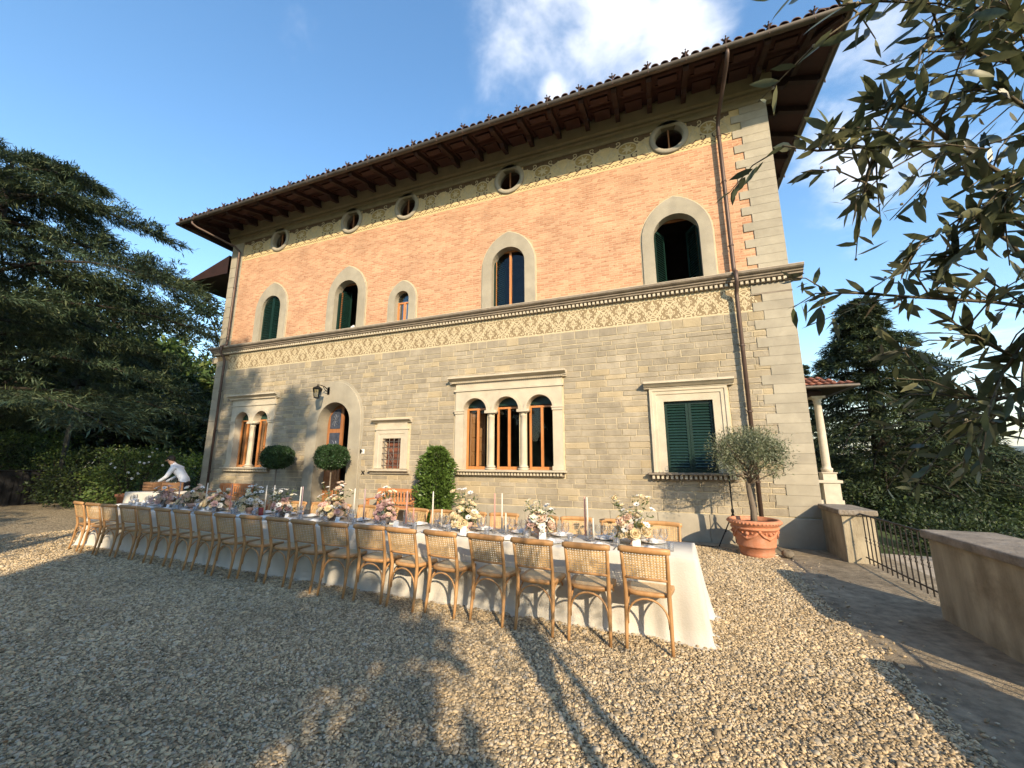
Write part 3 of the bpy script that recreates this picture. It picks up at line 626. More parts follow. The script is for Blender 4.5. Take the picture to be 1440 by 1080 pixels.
# --- arcaded windows of the ground floor
def arcade(cs, cor0, cor1):
    hw, top, z0 = ARC_HW, ARC_TOP, ARC_BOT; zs = top-hw; xl, xr = cs[0]-hw-.28, cs[-1]+hw+.28; ztop = 3.42; y0 = -.05
    b = MB()
    for i, c in enumerate(cs):
        A = arc(c, hw, zs, top, 17)
        x0 = c-ARC_P/2 if i else c-hw-.24; x1 = c+ARC_P/2 if i < len(cs)-1 else c+hw+.24
        b.strip([(x, y0, ztop) for x, z in A], [(x, y0, z) for x, z in A])
        b.add([(x0, y0, zs), (c-hw, y0, zs), (c-hw, y0, ztop), (x0, y0, ztop)], [(0,1,2,3)]); b.add([(c+hw, y0, zs), (x1, y0, zs), (x1, y0, ztop), (c+hw, y0, ztop)], [(0,1,2,3)])
        b.strip([(x, y0, z) for x, z in A], [(x, .22, z) for x, z in A])
        if i: b.add([(c-ARC_P+hw, y0, zs), (c-hw, y0, zs), (c-hw, .22, zs), (c-ARC_P+hw, .22, zs)], [(0,1,2,3)])
        B1, B2 = arc(c, hw+.075, zs, top+.075, 17), arc(c, hw+.004, zs, top+.004, 17)
        b.strip([(x, y0-.028, z) for x, z in B1], [(x, y0-.028, z) for x, z in B2]); b.strip([(x, y0, z) for x, z in B1], [(x, y0-.028, z) for x, z in B1]); b.strip([(x, y0-.028, z) for x, z in B2], [(x, y0, z) for x, z in B2])
    L0, R0 = cs[0]-hw-.24, cs[-1]+hw+.24
    b.add([(L0, y0, z0), (L0, .02, z0), (L0, .02, ztop), (L0, y0, ztop)], [(0,1,2,3)]); b.add([(R0, y0, z0), (R0, .02, z0), (R0, .02, ztop), (R0, y0, ztop)], [(0,1,2,3)])
    for x0, x1, xr_ in ((L0, cs[0]-hw, cs[0]-hw), (cs[-1]+hw, R0, cs[-1]+hw)):
        b.add([(x0, y0, z0), (x1, y0, z0), (x1, y0, zs), (x0, y0, zs)], [(0,1,2,3)]); b.add([(xr_, y0, z0), (xr_, .22, z0), (xr_, .22, zs), (xr_, y0, zs)], [(0,1,2,3)])
        b.box(x0-.03, x1+.03, y0-.04, y0+.0, zs-.0, zs+.035) ; b.box(x0-.015, x1+.015, y0-.025, y0, zs-.06, zs-.002); b.box(x0-.02, x1+.02, y0-.03, y0, z0, z0+.1)
    b.box(L0-.04, R0+.04, y0-.03, .02, ztop, ztop+.05); b.box(L0, R0, y0-.004, .02, ztop+.05, 3.64)
    w = b.build('window', TRIM, villa)
    for i in range(len(cs)-1):
        x = (cs[i]+cs[i+1])/2
        cb = MB(); cb.lathe([(.10,0),(.10,.05),(.115,.055),(.115,.085),(.085,.11),(.082,.14),(.078,1.1),(.074,1.32),(.088,1.335),(.088,1.36),(.074,1.37),(.085,1.395),(.12,1.43)], (x, .03, z0), 18); cb.box(x-.14, x+.14, -.11, .16, z0+1.43, zs-.003); cb.box(x-.115, x+.115, -.085, .145, z0-.002, z0+.045)
        cb.build('column', TRIM, w, True)
        o = w.children[-1]; o.data.polygons.foreach_set('use_smooth', [len(p.vertices) == 4 and abs(p.normal.z) < .9 and p.area < .02 for p in o.data.polygons])
    MB().prismx([(.02,3.642),(-.07,3.642),(-.07,3.675),(-.10,3.68),(-.10,3.70),(-.20,3.755),(-.22,3.76),(-.22,3.80),(.02,3.815)], cor0, cor1).build('window_cornice', TRIM, w)
    d = MB(); x = cor0+.08
    while x < cor1-.1: d.box(x, x+.028, -.125, -.072, 3.643, 3.672); x += .056
    tag(d.build('dentil_row', TRIM, w), kind='stuff')
    MB().prismx([(.02,1.33),(-.17,1.33),(-.18,1.34),(-.18,1.375),(.22,1.379),(.22,1.33)], cor0+.04, cor1-.04).build('sill', TRIM, w)
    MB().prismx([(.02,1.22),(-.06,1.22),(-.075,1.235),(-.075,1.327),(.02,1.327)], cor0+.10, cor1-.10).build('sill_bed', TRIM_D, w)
    d = MB(); x = cor0+.08
    while x < cor1-.11: d.box(x, x+.045, -.125, -.074, 1.25, 1.322); x += .082
    tag(d.build('dentil_row', TRIM, w), kind='stuff')
    return w
LUN = M('dark_green_lunette_glass', (.02,.055,.04), .15, .1, 3)
for cs, a, e in ((TRI, -8.06, -4.84), (BIF, -16.78, -14.48)):
    w = arcade(cs, a, e)
    for c in cs: casement(w, c, ARC_HW, ARC_BOT, ARC_TOP, .17, WOOD_O, True, 2.98 if len(cs) == 3 else 2.96, LUN if len(cs) == 2 else None)
def panelled(parent, x, y, w, z0, z1, ang, mat, rows):
    o = place('inner_shutter', bpy.data.meshes.new('inner_shutter'), parent, (x, y, 0), (0, 0, ang)); b = MB(); b.box(0, w, 0, .03, z0, z1); n = rows; h = (z1-z0)/n
    for i in range(n): b.chbox(.05, w-.05, -.018, .0, z0+i*h+.05, z0+(i+1)*h-.05, .012)
    o.data = b.mesh('inner_shutter', mat); return o
panelled(villa, TRI[0]-ARC_HW+.05, .27, .42, 1.42, 2.90, radians(38), WOOD_O, 4)
for c in BIF: panelled(villa, c-ARC_HW+.06, .25, .36, 1.42, 2.90, radians(30), WOOD_O, 3)
# --- shuttered rectangular window
def rect_frame(x0, x1, z0, z1, fw, steps):
    b = MB(); y = -.03
    loops = []
    for d, yy in steps: loops.append([(x0-d, yy, z0), (x0-d, yy, z1+d), (x1+d, yy, z1+d), (x1+d, yy, z0)])
    for A, B in zip(loops[:-1], loops[1:]): b.strip(A, B)
    return b
b = rect_frame(*RW[:4], .3, ((0,.25),(0,-.03),(.15,-.035),(.16,-.055),(.22,-.055),(.235,-.075),(.29,-.075),(.29,.01)))
w = b.build('window', TRIM, villa)
MB().prismx([(.02,3.195),(-.09,3.195),(-.09,3.22),(-.12,3.225),(-.20,3.29),(-.22,3.295),(-.22,3.34),(.02,3.355)], RW[0]-.40, RW[1]+.42).build('window_cornice', TRIM, w)
MB().prismx([(.02,1.31),(-.17,1.31),(-.18,1.32),(-.18,1.352),(.26,1.357),(.26,1.31)], RW[0]-.40, RW[1]+.40).build('sill', TRIM_D, w)
d = MB(); x = RW[0]-.33
while x < RW[1]+.3: d.box(x, x+.05, -.14, -.02, 1.23, 1.308); x += .092
tag(d.build('dentil_row', TRIM, w), kind='stuff')
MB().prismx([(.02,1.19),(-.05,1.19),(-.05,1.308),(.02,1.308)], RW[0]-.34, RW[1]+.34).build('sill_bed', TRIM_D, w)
mid = (RW[0]+RW[1])/2
shutter(RW[0]+.004, .07, RW[2]+.005, RW[3]-.005, mid-RW[0]-.007, 0, None, 1, villa); shutter(RW[1]-.004, .07, RW[2]+.005, RW[3]-.005, mid-RW[0]-.007, 0, None, -1, villa)
# --- small barred window
b = rect_frame(*SW[:4], .2, ((0,.25),(0,-.03),(.12,-.035),(.13,-.05),(.235,-.05),(.235,.01)))
b.box(SW[0]-.26, SW[1]+.26, -.07, .01, 2.46, 2.50); b.box(SW[0]-.2, SW[1]+.2, -.045, .01, 2.502, 2.66)
w = b.build('window', TRIM, villa)
MB().prismx([(.02,2.662),(-.06,2.662),(-.08,2.69),(-.16,2.73),(-.17,2.735),(-.17,2.77),(.02,2.785)], SW[0]-.36, SW[1]+.34).build('window_cornice', TRIM, w)
MB().prismx([(.02,1.24),(-.06,1.24),(-.09,1.30),(-.17,1.32),(-.17,1.36),(.26,1.372),(.26,1.24)], SW[0]-.36, SW[1]+.34).build('sill', TRIM, w)
for i in range(4): x = SW[0]+.07+i*(SW[1]-SW[0]-.14)/3; MB().tube([(x, -.02, SW[2]), (x, -.02, SW[3])], .011, 6).build('bar', M('grey_iron_bar', (.16,.14,.12), .5, .2, 9, metal=.6), w)
for i in range(5): z = SW[2]+.09+i*.165; MB().tube([(SW[0], -.02, z), (SW[1], -.02, z)], .011, 6).build('bar', MATS['grey_iron_bar'], w)
MB().box(SW[0], SW[1], .19, .21, SW[2], SW[3]).build('window_frame', M('red_brown_window_wood', (.16,.06,.035), .5, .3, 6), w)
b = MB()
for i in range(5): b.tube(spiral_pts := [((SW[0]+SW[1])/2+.1*cos(a+i*1.26), -.035, 1.75+.2*sin(a*.8+i)) for a in np.linspace(0, 3, 8)], .008, 5)
b.build('iron_scroll', MATS['grey_iron_bar'], w)
# --- front door
c, hw, top = DOOR; zs = top-hw
b = surround(c, hw, -.1, top, 1.04, 3.98, -.07, .42, False, 25, 2.73)
inn = [(c-hw-.05, -.1)]+arc(c, hw+.05, zs, top+.05, 25)+[(c+hw+.05, -.1)]; in2 = [(c-hw-.002, -.1)]+arc(c, hw+.002, zs, top+.002, 25)+[(c+hw+.002, -.1)]
b.strip([(p[0], -.085, p[1]) for p in inn], [(p[0], -.085, p[1]) for p in in2]); b.strip([(p[0], -.07, p[1]) for p in inn], [(p[0], -.085, p[1]) for p in inn])
ou = [(c-1.1, -.1)]+arc(c, 1.10, 2.73, 4.04, 25)+[(c+1.1, -.1)]; ou2 = [(c-1.04, -.1)]+arc(c, 1.04, 2.73, 3.98, 25)+[(c+1.04, -.1)]
b.strip([(p[0], -.03, p[1]) for p in ou], [(p[0], -.03, p[1]) for p in ou2]); b.strip([(p[0], .0, p[1]) for p in ou], [(p[0], -.03, p[1]) for p in ou])
ds = b.build('doorway', TRIM_G, villa)
MB().box(c-hw-.3, c+hw+.3, -.42, .5, -.2, .17).build('doorstep', TRIM_D, villa)
def door_leaf(x, y, side, ang):
    o = place('door', bpy.data.meshes.new('door'), villa, (x, y, 0), (0,0,ang)); W_ = hw-.006; b = MB(); z0 = .18
    tz = lambda lx: zs+sqrt(max(0, (hw-.006)**2-(hw-.006-lx)**2)) if True else 0
    L_ = np.linspace(.0, W_, 14)
    poly = [(side*0, z0), (side*W_, z0)]+[(side*l, tz(l)) for l in L_[::-1]]
    b.prism(poly, 0, .05)
    pz = [(z0+.1, z0+.75), (z0+.85, z0+1.15)]
    for a, e in pz:
        xa, xe = sorted((side*.09, side*(W_-.09))); b.chbox(xa, xe, -.03, -.001, a, e, .02); b.chbox(xa+.06, xe-.06, -.055, -.029, a+.06, e-.06, .02)
    o.data = b.mesh('door', WOOD_D)
    for a, e in ((z0+1.25, 2.45), (2.58, 3.1)):
        xa, xe = sorted((side*.11, side*(W_-.10))); g = MB()
        if e < 2.5: g.box(xa, xe, -.012, -.004, a, e)
        else: g.prism([(xa, a), (xe, a)]+[(xx, min(tz(abs(xx))-.09, 3.2)) for xx in np.linspace(xe, xa, 9)], -.012, -.004)
        g.build('door_pane', M('leaded_glass', (.05,.06,.085), .15, .3, 9), o)
        ir = MB(); cx = (xa+xe)/2; cz = (a+e)/2
        for q in range(8):
            an = q*pi/4; ir.tube([(cx+r_*cos(an+r_*6), -.02, cz+r_*1.5*sin(an+r_*6)) for r_ in np.linspace(.02, .19 if e < 2.5 else .13, 6)], .007, 5)
        ir.build('iron_scroll', M('pale_iron_scroll', (.20,.21,.24), .5, .2, 9, metal=.5), o)
    return o
door_leaf(c-hw+.004, .33, 1, 0); door_leaf(c+hw-.004, .36, -1, radians(-78))
# --- eaves: gutter, rafters, boards, roof
GY, GZ = -1.35, 10.06; EX0, EX1 = VX0-1.0, VX1+1.15
eav = MB()
def soffit_z(y): return GZ+.10+(y-GY)*(.36/1.35)
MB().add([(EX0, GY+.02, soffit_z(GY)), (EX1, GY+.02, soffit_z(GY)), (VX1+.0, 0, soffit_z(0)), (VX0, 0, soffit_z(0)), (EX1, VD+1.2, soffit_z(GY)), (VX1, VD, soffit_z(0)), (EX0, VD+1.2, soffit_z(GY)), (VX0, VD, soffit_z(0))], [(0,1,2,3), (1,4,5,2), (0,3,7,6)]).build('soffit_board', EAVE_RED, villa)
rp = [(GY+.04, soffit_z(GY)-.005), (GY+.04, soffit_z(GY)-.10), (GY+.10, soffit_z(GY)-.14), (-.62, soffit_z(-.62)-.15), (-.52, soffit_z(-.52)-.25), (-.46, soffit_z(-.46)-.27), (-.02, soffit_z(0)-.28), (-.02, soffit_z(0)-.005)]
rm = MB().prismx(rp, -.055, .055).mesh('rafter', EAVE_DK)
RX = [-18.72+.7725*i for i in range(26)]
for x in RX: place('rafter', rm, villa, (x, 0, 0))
pan = MB()
pw = .7725-.11
for q, (a, e) in enumerate(((GY+.12, -.78), (-.70, -.08))):
    f = .07
    z = lambda y: soffit_z(y)-.006
    def ring_panel(x0, x1, y0, y1, d): pan.add([(x0,y0,z(y0)-d),(x1,y0,z(y0)-d),(x1,y1,z(y1)-d),(x0,y1,z(y1)-d),(x0+f,y0+f,z(y0+f)-d),(x1-f,y0+f,z(y0+f)-d),(x1-f,y1-f,z(y1-f)-d),(x0+f,y1-f,z(y1-f)-d),(x0+f,y0+f,z(y0+f)),(x1-f,y0+f,z(y0+f)),(x1-f,y1-f,z(y1-f)),(x0+f,y1-f,z(y1-f))], [(0,1,5,4),(1,2,6,5),(2,3,7,6),(3,0,4,7),(4,5,9,8),(5,6,10,9),(6,7,11,10),(7,4,8,11)])
    ring_panel(.06, .06+pw-.01, a, e, .03)
    pan.box(.2, pw-.06, a+.15, e-.15, soffit_z((a+e)/2)-.075, soffit_z((a+e)/2)-.02)
pm = pan.mesh('eaves_panel', EAVE_RED)
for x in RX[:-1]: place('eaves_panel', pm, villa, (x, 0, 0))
# side eaves rafters on the right flank
for i in range(10):
    y = 1.0 + i*.85 - .9
    r = place('rafter', rm, villa, (VX1, y, 0), (0, 0, pi/2), (1, 1.15/1.35, 1))
hip = MB().tube([(VX1-.02, -.02, soffit_z(0)-.10), (EX1-.05, GY+.06, soffit_z(GY)-.06)], .06, 6).build('hip_rafter', EAVE_DK, villa)
g = MB()
prof = [(.075*cos(a), .075*sin(a)) for a in np.linspace(-pi, 0, 9)]
def gut(p0, p1, nx, ny):
    A = [[(p[0]+nx*u, p[1]+ny*u, GZ+.09+v) for u, v in prof] for p in (p0, p1)]
    g.strip(A[0], A[1]); B = [[(p[0]+nx*u*.9, p[1]+ny*u*.9, GZ+.092+v*.9) for u, v in prof] for p in (p0, p1)]; g.strip(B[1], B[0])
gut((EX0-.07, GY-.04), (EX1+.07, GY-.04), 0, 1); gut((EX1+.04, GY-.07), (EX1+.04, VD+1.2), 1, 0); gut((EX0-.04, GY-.07), (EX0-.04, VD+1.2), 1, 0)
gt = g.build('gutter', ZINC, villa, True)
MB().box(EX0, EX1, GY+.021, GY+.055, soffit_z(GY)-.03, soffit_z(GY)+.1).build('fascia', EAVE_DK, villa)
orn = MB()                                               # swallow shaped gutter brackets
orn.tube([(0,-.10,-.10), (0,-.105,.02), (0,-.10,.13)], [.016,.016,.02], 6); orn.ball((0,-.10,.16), (.03,.05,.04), 8, 5); orn.ball((0,-.15,.20), .022, 7, 5)
for s in (-1, 1): orn.add([(s*.01,-.08,.17),(s*.06,-.09,.235),(s*.12,-.08,.225),(s*.065,-.06,.175),(s*.01,-.04,.15)], [(0,1,2,3,4)])
orn.add([(-.02,-.05,.15),(.02,-.05,.15),(.03,.04,.19),(-.03,.04,.19)], [(0,1,2,3)])
om = orn.mesh('gutter_bracket', M('rusty_iron', (.07,.038,.028), .7, .3, 12))
for x in RX: place('gutter_bracket', om, gt, (x, GY, GZ+.09), None, (.75,.9,.8))
for i in range(9): place('gutter_bracket', om, gt, (EX1, .2+i*1.1, GZ+.09), (0,0,pi/2))
rz = GZ+.17; RIDGE = (2.6, 12.4)
cy = (GY+VD+1.2)/2; hl = 5.5; rh = 2.3
MB().add([(EX0,GY,rz),(EX1,GY,rz),(EX1,VD+1.2,rz),(EX0,VD+1.2,rz),(EX0+hl,cy,rz+rh),(EX1-hl,cy,rz+rh)], [(0,1,5,4),(1,2,5),(2,3,4,5),(3,0,4)]).build('roof', TILE, villa)
tm = MB()
A = np.linspace(0, pi, 8); sl = rh/(cy-GY)
tm.strip([(.085*cos(a), -.03, .075*sin(a)) for a in A], [(.07*cos(a), .42, .06*sin(a)+.42*sl) for a in A]); tm.strip([(.072*cos(a), -.03, .06*sin(a)) for a in A], [(.085*cos(a), -.03, .075*sin(a)) for a in A])
tm = tm.mesh('roof_tile', TILE_V, True)
x = EX0+.1
while x < EX1-.05: place('roof_tile', tm, villa, (x, GY, rz+.02)); x += .205
for i in range(40): place('roof_tile', tm, villa, (EX1, GY+.1+i*.205, rz+.02), (0, 0, pi/2))
# --- downpipes
def downpipe(x, xg, r):
    b = MB(); b.tube([(xg, GY-.02, GZ+.06), (xg, GY-.02, GZ-.06), (xg+(x-xg)*.1, GY+.1, GZ-.16), (xg+(x-xg)*.9, -.26, 9.52), (x, -.13, 9.36), (x, -.13, 5.75), (x, -.15, 5.68), (x, -.30, 5.60), (x, -.30, 5.36), (x, -.15, 5.2), (x, -.13, 5.1), (x, -.13, .1)], r, 10)
    o = b.build('downpipe', COPPER, villa, True)
    for z in (1.2, 2.6, 4.0, 6.3, 7.9, 9.1):
        k = MB(); k.lathe([(r+.004,-.02),(r+.012,-.015),(r+.012,.015),(r+.004,.02)], (x, -.13, z), 10); k.tube([(x-.05, 0, z+.06), (x-.03, -.1, z)], .008, 5); k.build('pipe_clip', COPPER, o)
downpipe(-1.03, -.93, .043); downpipe(-17.28, -18.1, .04)
# --- bay projecting from the far flank
bay = MB(); bx0, bx1, by0, by1 = -19.25, VX0-.02, .9, 4.2
bay.box(bx0, bx1, by0, by1, 4.9, 8.6); bay.prism([(bx0, 4.9), (bx0+.1, 4.6), (bx0+.5, 4.3), (bx1, 3.9), (bx1, 4.9)], by0+.02, by1-.02)
bay.box(bx0-.15, bx1, by0-.15, by1+.15, 5.38, 5.62); bay.box(bx0-.08, bx1, by0-.08, by1+.08, 4.82, 4.9)
o = bay.build('side_bay', TRIM_G, villa)
MB().add([(bx0-1.2,by0-1.,8.62),(bx1,by0-1.,8.62),(bx1,by1+1,8.62),(bx0-1.2,by1+1,8.62),(bx1,by0-1.,9.35),(bx1,by1+1,9.35)], [(0,1,2,3),(0,1,4),(2,3,5),(0,4,5,3)]).build('bay_roof', EAVE_DK, o)
# --- wall lantern, number plate, wall anchor
lt = thing('wall_lantern', 'black iron lantern on a bracket above the arched front door', 'lantern', (-12.35, -.07, 3.72))
b = MB(); b.box(-.05, .05, 0, .02, -.12, .12); b.tube([(0,0,.02),(0,-.15,.10),(0,-.30,.13),(0,-.42,.12)], .014, 6); b.tube([(0,-.0,-.06),(0,-.12,.0),(0,-.22,.09)], .010, 6)
b.tube([(0,-.42,.12),(0,-.42,.08)], .012, 6); b.build('bracket', BLACKM, lt)
b = MB(); b.lathe([(.005,.11),(.03,.09),(.135,.02),(.14,.0)], (0,-.42,0), 6, False, False); b.ball((0,-.42,.12), .022, 8, 5); b.build('lantern_cap', BLACKM, lt)
b = MB()
for k in range(6):
    a = k*pi/3; b.tube([(.13*cos(a), -.42+.13*sin(a), 0), (.085*cos(a), -.42+.085*sin(a), -.26)], .008, 5)
b.lathe([(.09,-.26),(.095,-.28),(.03,-.30)], (0,-.42,0), 6); b.build('lantern_cage', BLACKM, lt)
MB().lathe([(.125,-.005),(.08,-.255)], (0,-.42,0), 6, False, False).build('pane', glass_mat('lantern_glass', (.85,.85,.8), .05, .2), lt)
pl = thing('number_plate', 'small white house number plate reading 4 beside the doorway', 'sign', (-10.93, -.03, 1.86))
MB().chbox(-.075, .075, 0, .02, -.065, .065, .006).build('plate', M('white_enamel', (.75,.73,.68), .3, .04, 5), pl)
b = MB(); b.box(-.004, .014, -.003, .001, -.038, .042); b.box(-.035, .032, -.003, .001, -.016, -.002); b.add([(-.035,-.003,-.002),(-.02,-.003,-.002),(.004,-.003,.042),(-.006,-.003,.042)], [(0,1,2,3)]); b.build('numeral', BLACKM, pl)
an = MB(); an.tube([(-.05,-.02,-.05),(.05,-.02,.05)], .014, 6); an.tube([(-.05,-.02,.05),(.05,-.02,-.05)], .014, 6); an.tube([(0,0,0),(0,-.03,0)], .02, 6)
an.build('wall_anchor', BLACKM, villa, loc=(-10.85, 0, 1.26))

# ================================================================== parapets, railing, porch on the right
PLAST = M('stained_lime_render', (.34,.285,.195), .9, .28, 3.2, .6, 30, spec=.2, stain=((.15,.115,.07), 1.5, .85), detail=9, stretch=(1.6,1.6,.35))
CAP = M('lichened_stone_coping', (.20,.165,.125), .9, .3, 5, .8, 18, stain=((.34,.30,.25), 7, .7), detail=8)
def parapet(name, x0, x1, y0, y1, ztop, label, z0=-.4):
    t = thing(name, label, 'wall', (x0, y0, 0)); w, l = x1-x0, y1-y0
    MB().box(0, w, 0, l, z0, ztop-.09).build('wall_body', PLAST, t)
    b = MB(); b.box(-.05, w+.05, -.05, l+.05 if y1 < -.1 else l, ztop-.088, ztop)
    o = b.build('coping', CAP, t); bv = o.modifiers.new('bevel', 'BEVEL'); bv.width = .018; bv.segments = 2
    return t
parapet('parapet_pier', -.03, .40, -1.0, -.065, .82, 'low rendered pier with stone coping against the corner of the villa')
parapet('parapet_wall', -.07, .47, -5.30, -3.47, .88, 'thick rendered parapet wall with weathered stone coping beside the path')
parapet('parapet_wall', -.07, .47, -16., -6.36, .88, 'rendered parapet wall continuing beyond the short railing towards the trees')
IRON = M('dark_wrought_iron', (.035,.03,.026), .55, .3, 20, metal=.5)
def railing(y0, y1, n, label):
    t = thing('iron_railing', label, 'railing', (.2, y0, 0)); L_ = y1-y0
    up = [(0, 0, .66), (0, .06, .73), (0, .14, .765), (0, L_, .765)] if n > 5 else [(0, 0, .765), (0, L_, .765)]
    MB().tube(up, .014, 6).build('top_rail', IRON, t)
    MB().tube([(0, 0, .10), (0, L_, .10)], .011, 6).build('bottom_rail', IRON, t)
    bm_ = MB(); bm_.tube([(0,0,.02),(0,0,.76)], .0085, 6)
    for z in (.36, .41): bm_.ball((0,0,z), .017, 6, 4)
    me = bm_.mesh('baluster', IRON)
    for i in range(n): place('baluster', me, t, (0, L_*(i+.7)/(n+.4), 0))
    return t
railing(-3.42, -1.06, 17, 'black wrought iron railing between the corner pier and the thick parapet wall')
railing(-6.30, -5.36, 6, 'short black iron railing in the narrow gap of the parapet wall')
# porch on the flank of the villa
porch = thing('side_porch', 'tiled porch roof on a slender stone column at the side of the villa', 'porch', (2.42, 7.3, 0))
PST = M('pale_porch_stone', (.50,.44,.35), .8, .1, 5, .2, 60)
b = MB(); b.lathe([(.155,1.20),(.155,1.26),(.17,1.28),(.165,1.33),(.125,1.36),(.12,1.42),(.118,2.6),(.105,3.55),(.125,3.57),(.125,3.60),(.108,3.61),(.12,3.66),(.165,3.73)], (0,0,0), 20); b.build('column', PST, porch, True)
b = MB(); b.box(-.2,.2,-.2,.2,3.73,3.80); b.build('capital', PST, porch)
b = MB(); b.box(-.19,.19,-.19,.19,.95,1.2); b.box(-.22,.22,-.22,.22,1.17,1.203); b.build('column_base', PST, porch)
b = MB(); b.box(-.23,.23,-.26,.26,-.5,.9); b.box(-2.4,.3,-.3,.3,.86,.95); b.build('pedestal', PST, porch)
for i in range(5): MB().lathe([(.06,.3),(.06,.36),(.04,.38),(.075,.5),(.08,.56),(.035,.74),(.06,.78),(.06,.86)], (-.42-.3*i, 0, 0), 12).build('baluster', PST, porch, True)
b = MB(); b.box(-2.4,.3,-.2,.2,-.5,.3); b.build('base_wall', PST, porch)
b = MB(); b.box(-2.4,.12,-.12,.12,3.8,3.98); b.box(-.12,.12,.12,3.4,3.8,3.98); b.build('beam', EAVE_DK, porch)
MB().add([(-2.4,-.85,4.02),(.85,-.85,4.02),(.85,4.5,4.02),(-2.4,4.5,4.02),(-2.4,1.2,4.85),(-.9,1.2,4.85)], [(0,1,2,3),(0,1,5,4),(1,2,5),(2,3,4,5)]).build('porch_roof', EAVE_DK, porch)
MB().tube([(-2.4,-.9,4.02),(.9,-.9,4.02),(.9,4.5,4.02)], .05, 8).build('gutter', ZINC, porch)
pt = MB(); A = np.linspace(0, pi, 7); sl2 = .83/2.05
pt.strip([(.085*cos(a), -.03, .07*sin(a)) for a in A], [(.07*cos(a), .36, .055*sin(a)+.36*sl2) for a in A]); pt = pt.mesh('roof_tile', TILE, True)
for r in range(6):
    for k in range(16):
        x = -2.3+k*.205
        if x < .85-r*.30: place('roof_tile', pt, porch, (x, -.85+r*.335, 4.045+r*.335*sl2+.01*r))

# ================================================================== long table, chairs and setting
TA = radians(2.05); P0 = np.array([-2.50, -5.06]); TU = np.array([-cos(TA), sin(TA)]); TV = np.array([sin(TA), cos(TA)])
TL, TW, TZ = 11.0, .78, .725
def TT(u, v, z=0.): p = P0+TU*u+TV*v; return (p[0], p[1], z)
TROT = -TA
CLOTH = M('ivory_linen_cloth', (.62,.58,.50), .9, .07, 2.5, .25, 60, spec=.15, trans=.12)
def build_table():
    t = thing('banquet_table', 'very long banquet table standing on the gravel under a linen cloth', 'table', TT(TL, 0), TROT)
    MB().box(.03, TL-.03, .03, TW-.03, TZ-.035, TZ-.012).build('tabletop', WOOD_O, t)
    for i in range(6):
        for y in (.1, TW-.1): MB().box(.15+i*(TL-.36)/5, .21+i*(TL-.36)/5, y-.03, y+.03, 0, TZ-.036).build('leg', WOOD_O, t)
    # cloth: a rounded loop that drops to the gravel in folds
    per = []; n1, n2 = 330, 30
    for i in range(n1): per.append((TL*i/n1, 0, 0, -1))
    for i in range(n2): per.append((TL, TW*i/n2, 1, 0))
    for i in range(n1): per.append((TL-TL*i/n1, TW, 0, 1))
    for i in range(n2): per.append((0, TW-TW*i/n2, -1, 0))
    n = len(per); rs = np.random.default_rng(3); lev = [(0, .0), (.012, .006), (.05, .012), (.2, .014), (.4, .018), (.58, .024), (.70, .032), (.722, .05), (.726, .085)]
    s = np.arange(n); wav = sum(a*np.sin(s*f+p) for a, f, p in ((.55, .39, 1.), (.4, .71, .3), (.3, .23, 2.), (.35, 1.1, .6)))
    V = []
    for d, o in lev:
        for k, (x, y, nx, ny) in enumerate(per):
            cd = min(abs(x), abs(TL-x)); cv = min(abs(y), abs(TW-y)); corner = math.exp(-((cd+cv)/.13)**2); endf = 1.0 if abs(nx) > 0 else 0
            amp = (d/.72)**1.1*(.045+.04*corner+.03*endf)
            off = o + wav[k]*amp*.55 + corner*.05*(d/.72)**1.5 + endf*.02*(d/.72)**1.2
            cx = (1 if x > TL/2 else -1)*corner*.08*(d/.72)**1.4 if ny else 0; cyy = (1 if y > TW/2 else -1)*corner*.08*(d/.72)**1.4 if nx else 0
            V.append((x+nx*off+cx, y+ny*off+cyy, max(TZ-d, .006+.004*abs(wav[k]))))
    F = [(l*n+k, l*n+(k+1) % n, (l+1)*n+(k+1) % n, (l+1)*n+k) for l in range(len(lev)-1) for k in range(n)]
    b = MB(); b.add(V, F); b.add([(p[0], p[1], TZ) for p in per], [tuple(range(n))])
    c = b.build('tablecloth', CLOTH, None, True, TT(TL, 0), (0, 0, TROT)); tag(c, 'ivory linen tablecloth reaching the gravel round the long banquet table', 'tablecloth')
build_table()
CHW = M('honey_oak_chair_wood', (.34,.175,.065), .45, .2, 3, .05, 40, col2=(.46,.26,.11), island=.12, stretch=(4,4,1), spec=.4)
CANE = M('woven_cane', (.54,.36,.175), .6, .2, 30, .2, 120, spec=.3)
CANE_S = M('pale_cane_seat', (.58,.42,.235), .7, .1, 60, .6, 300, spec=.25)
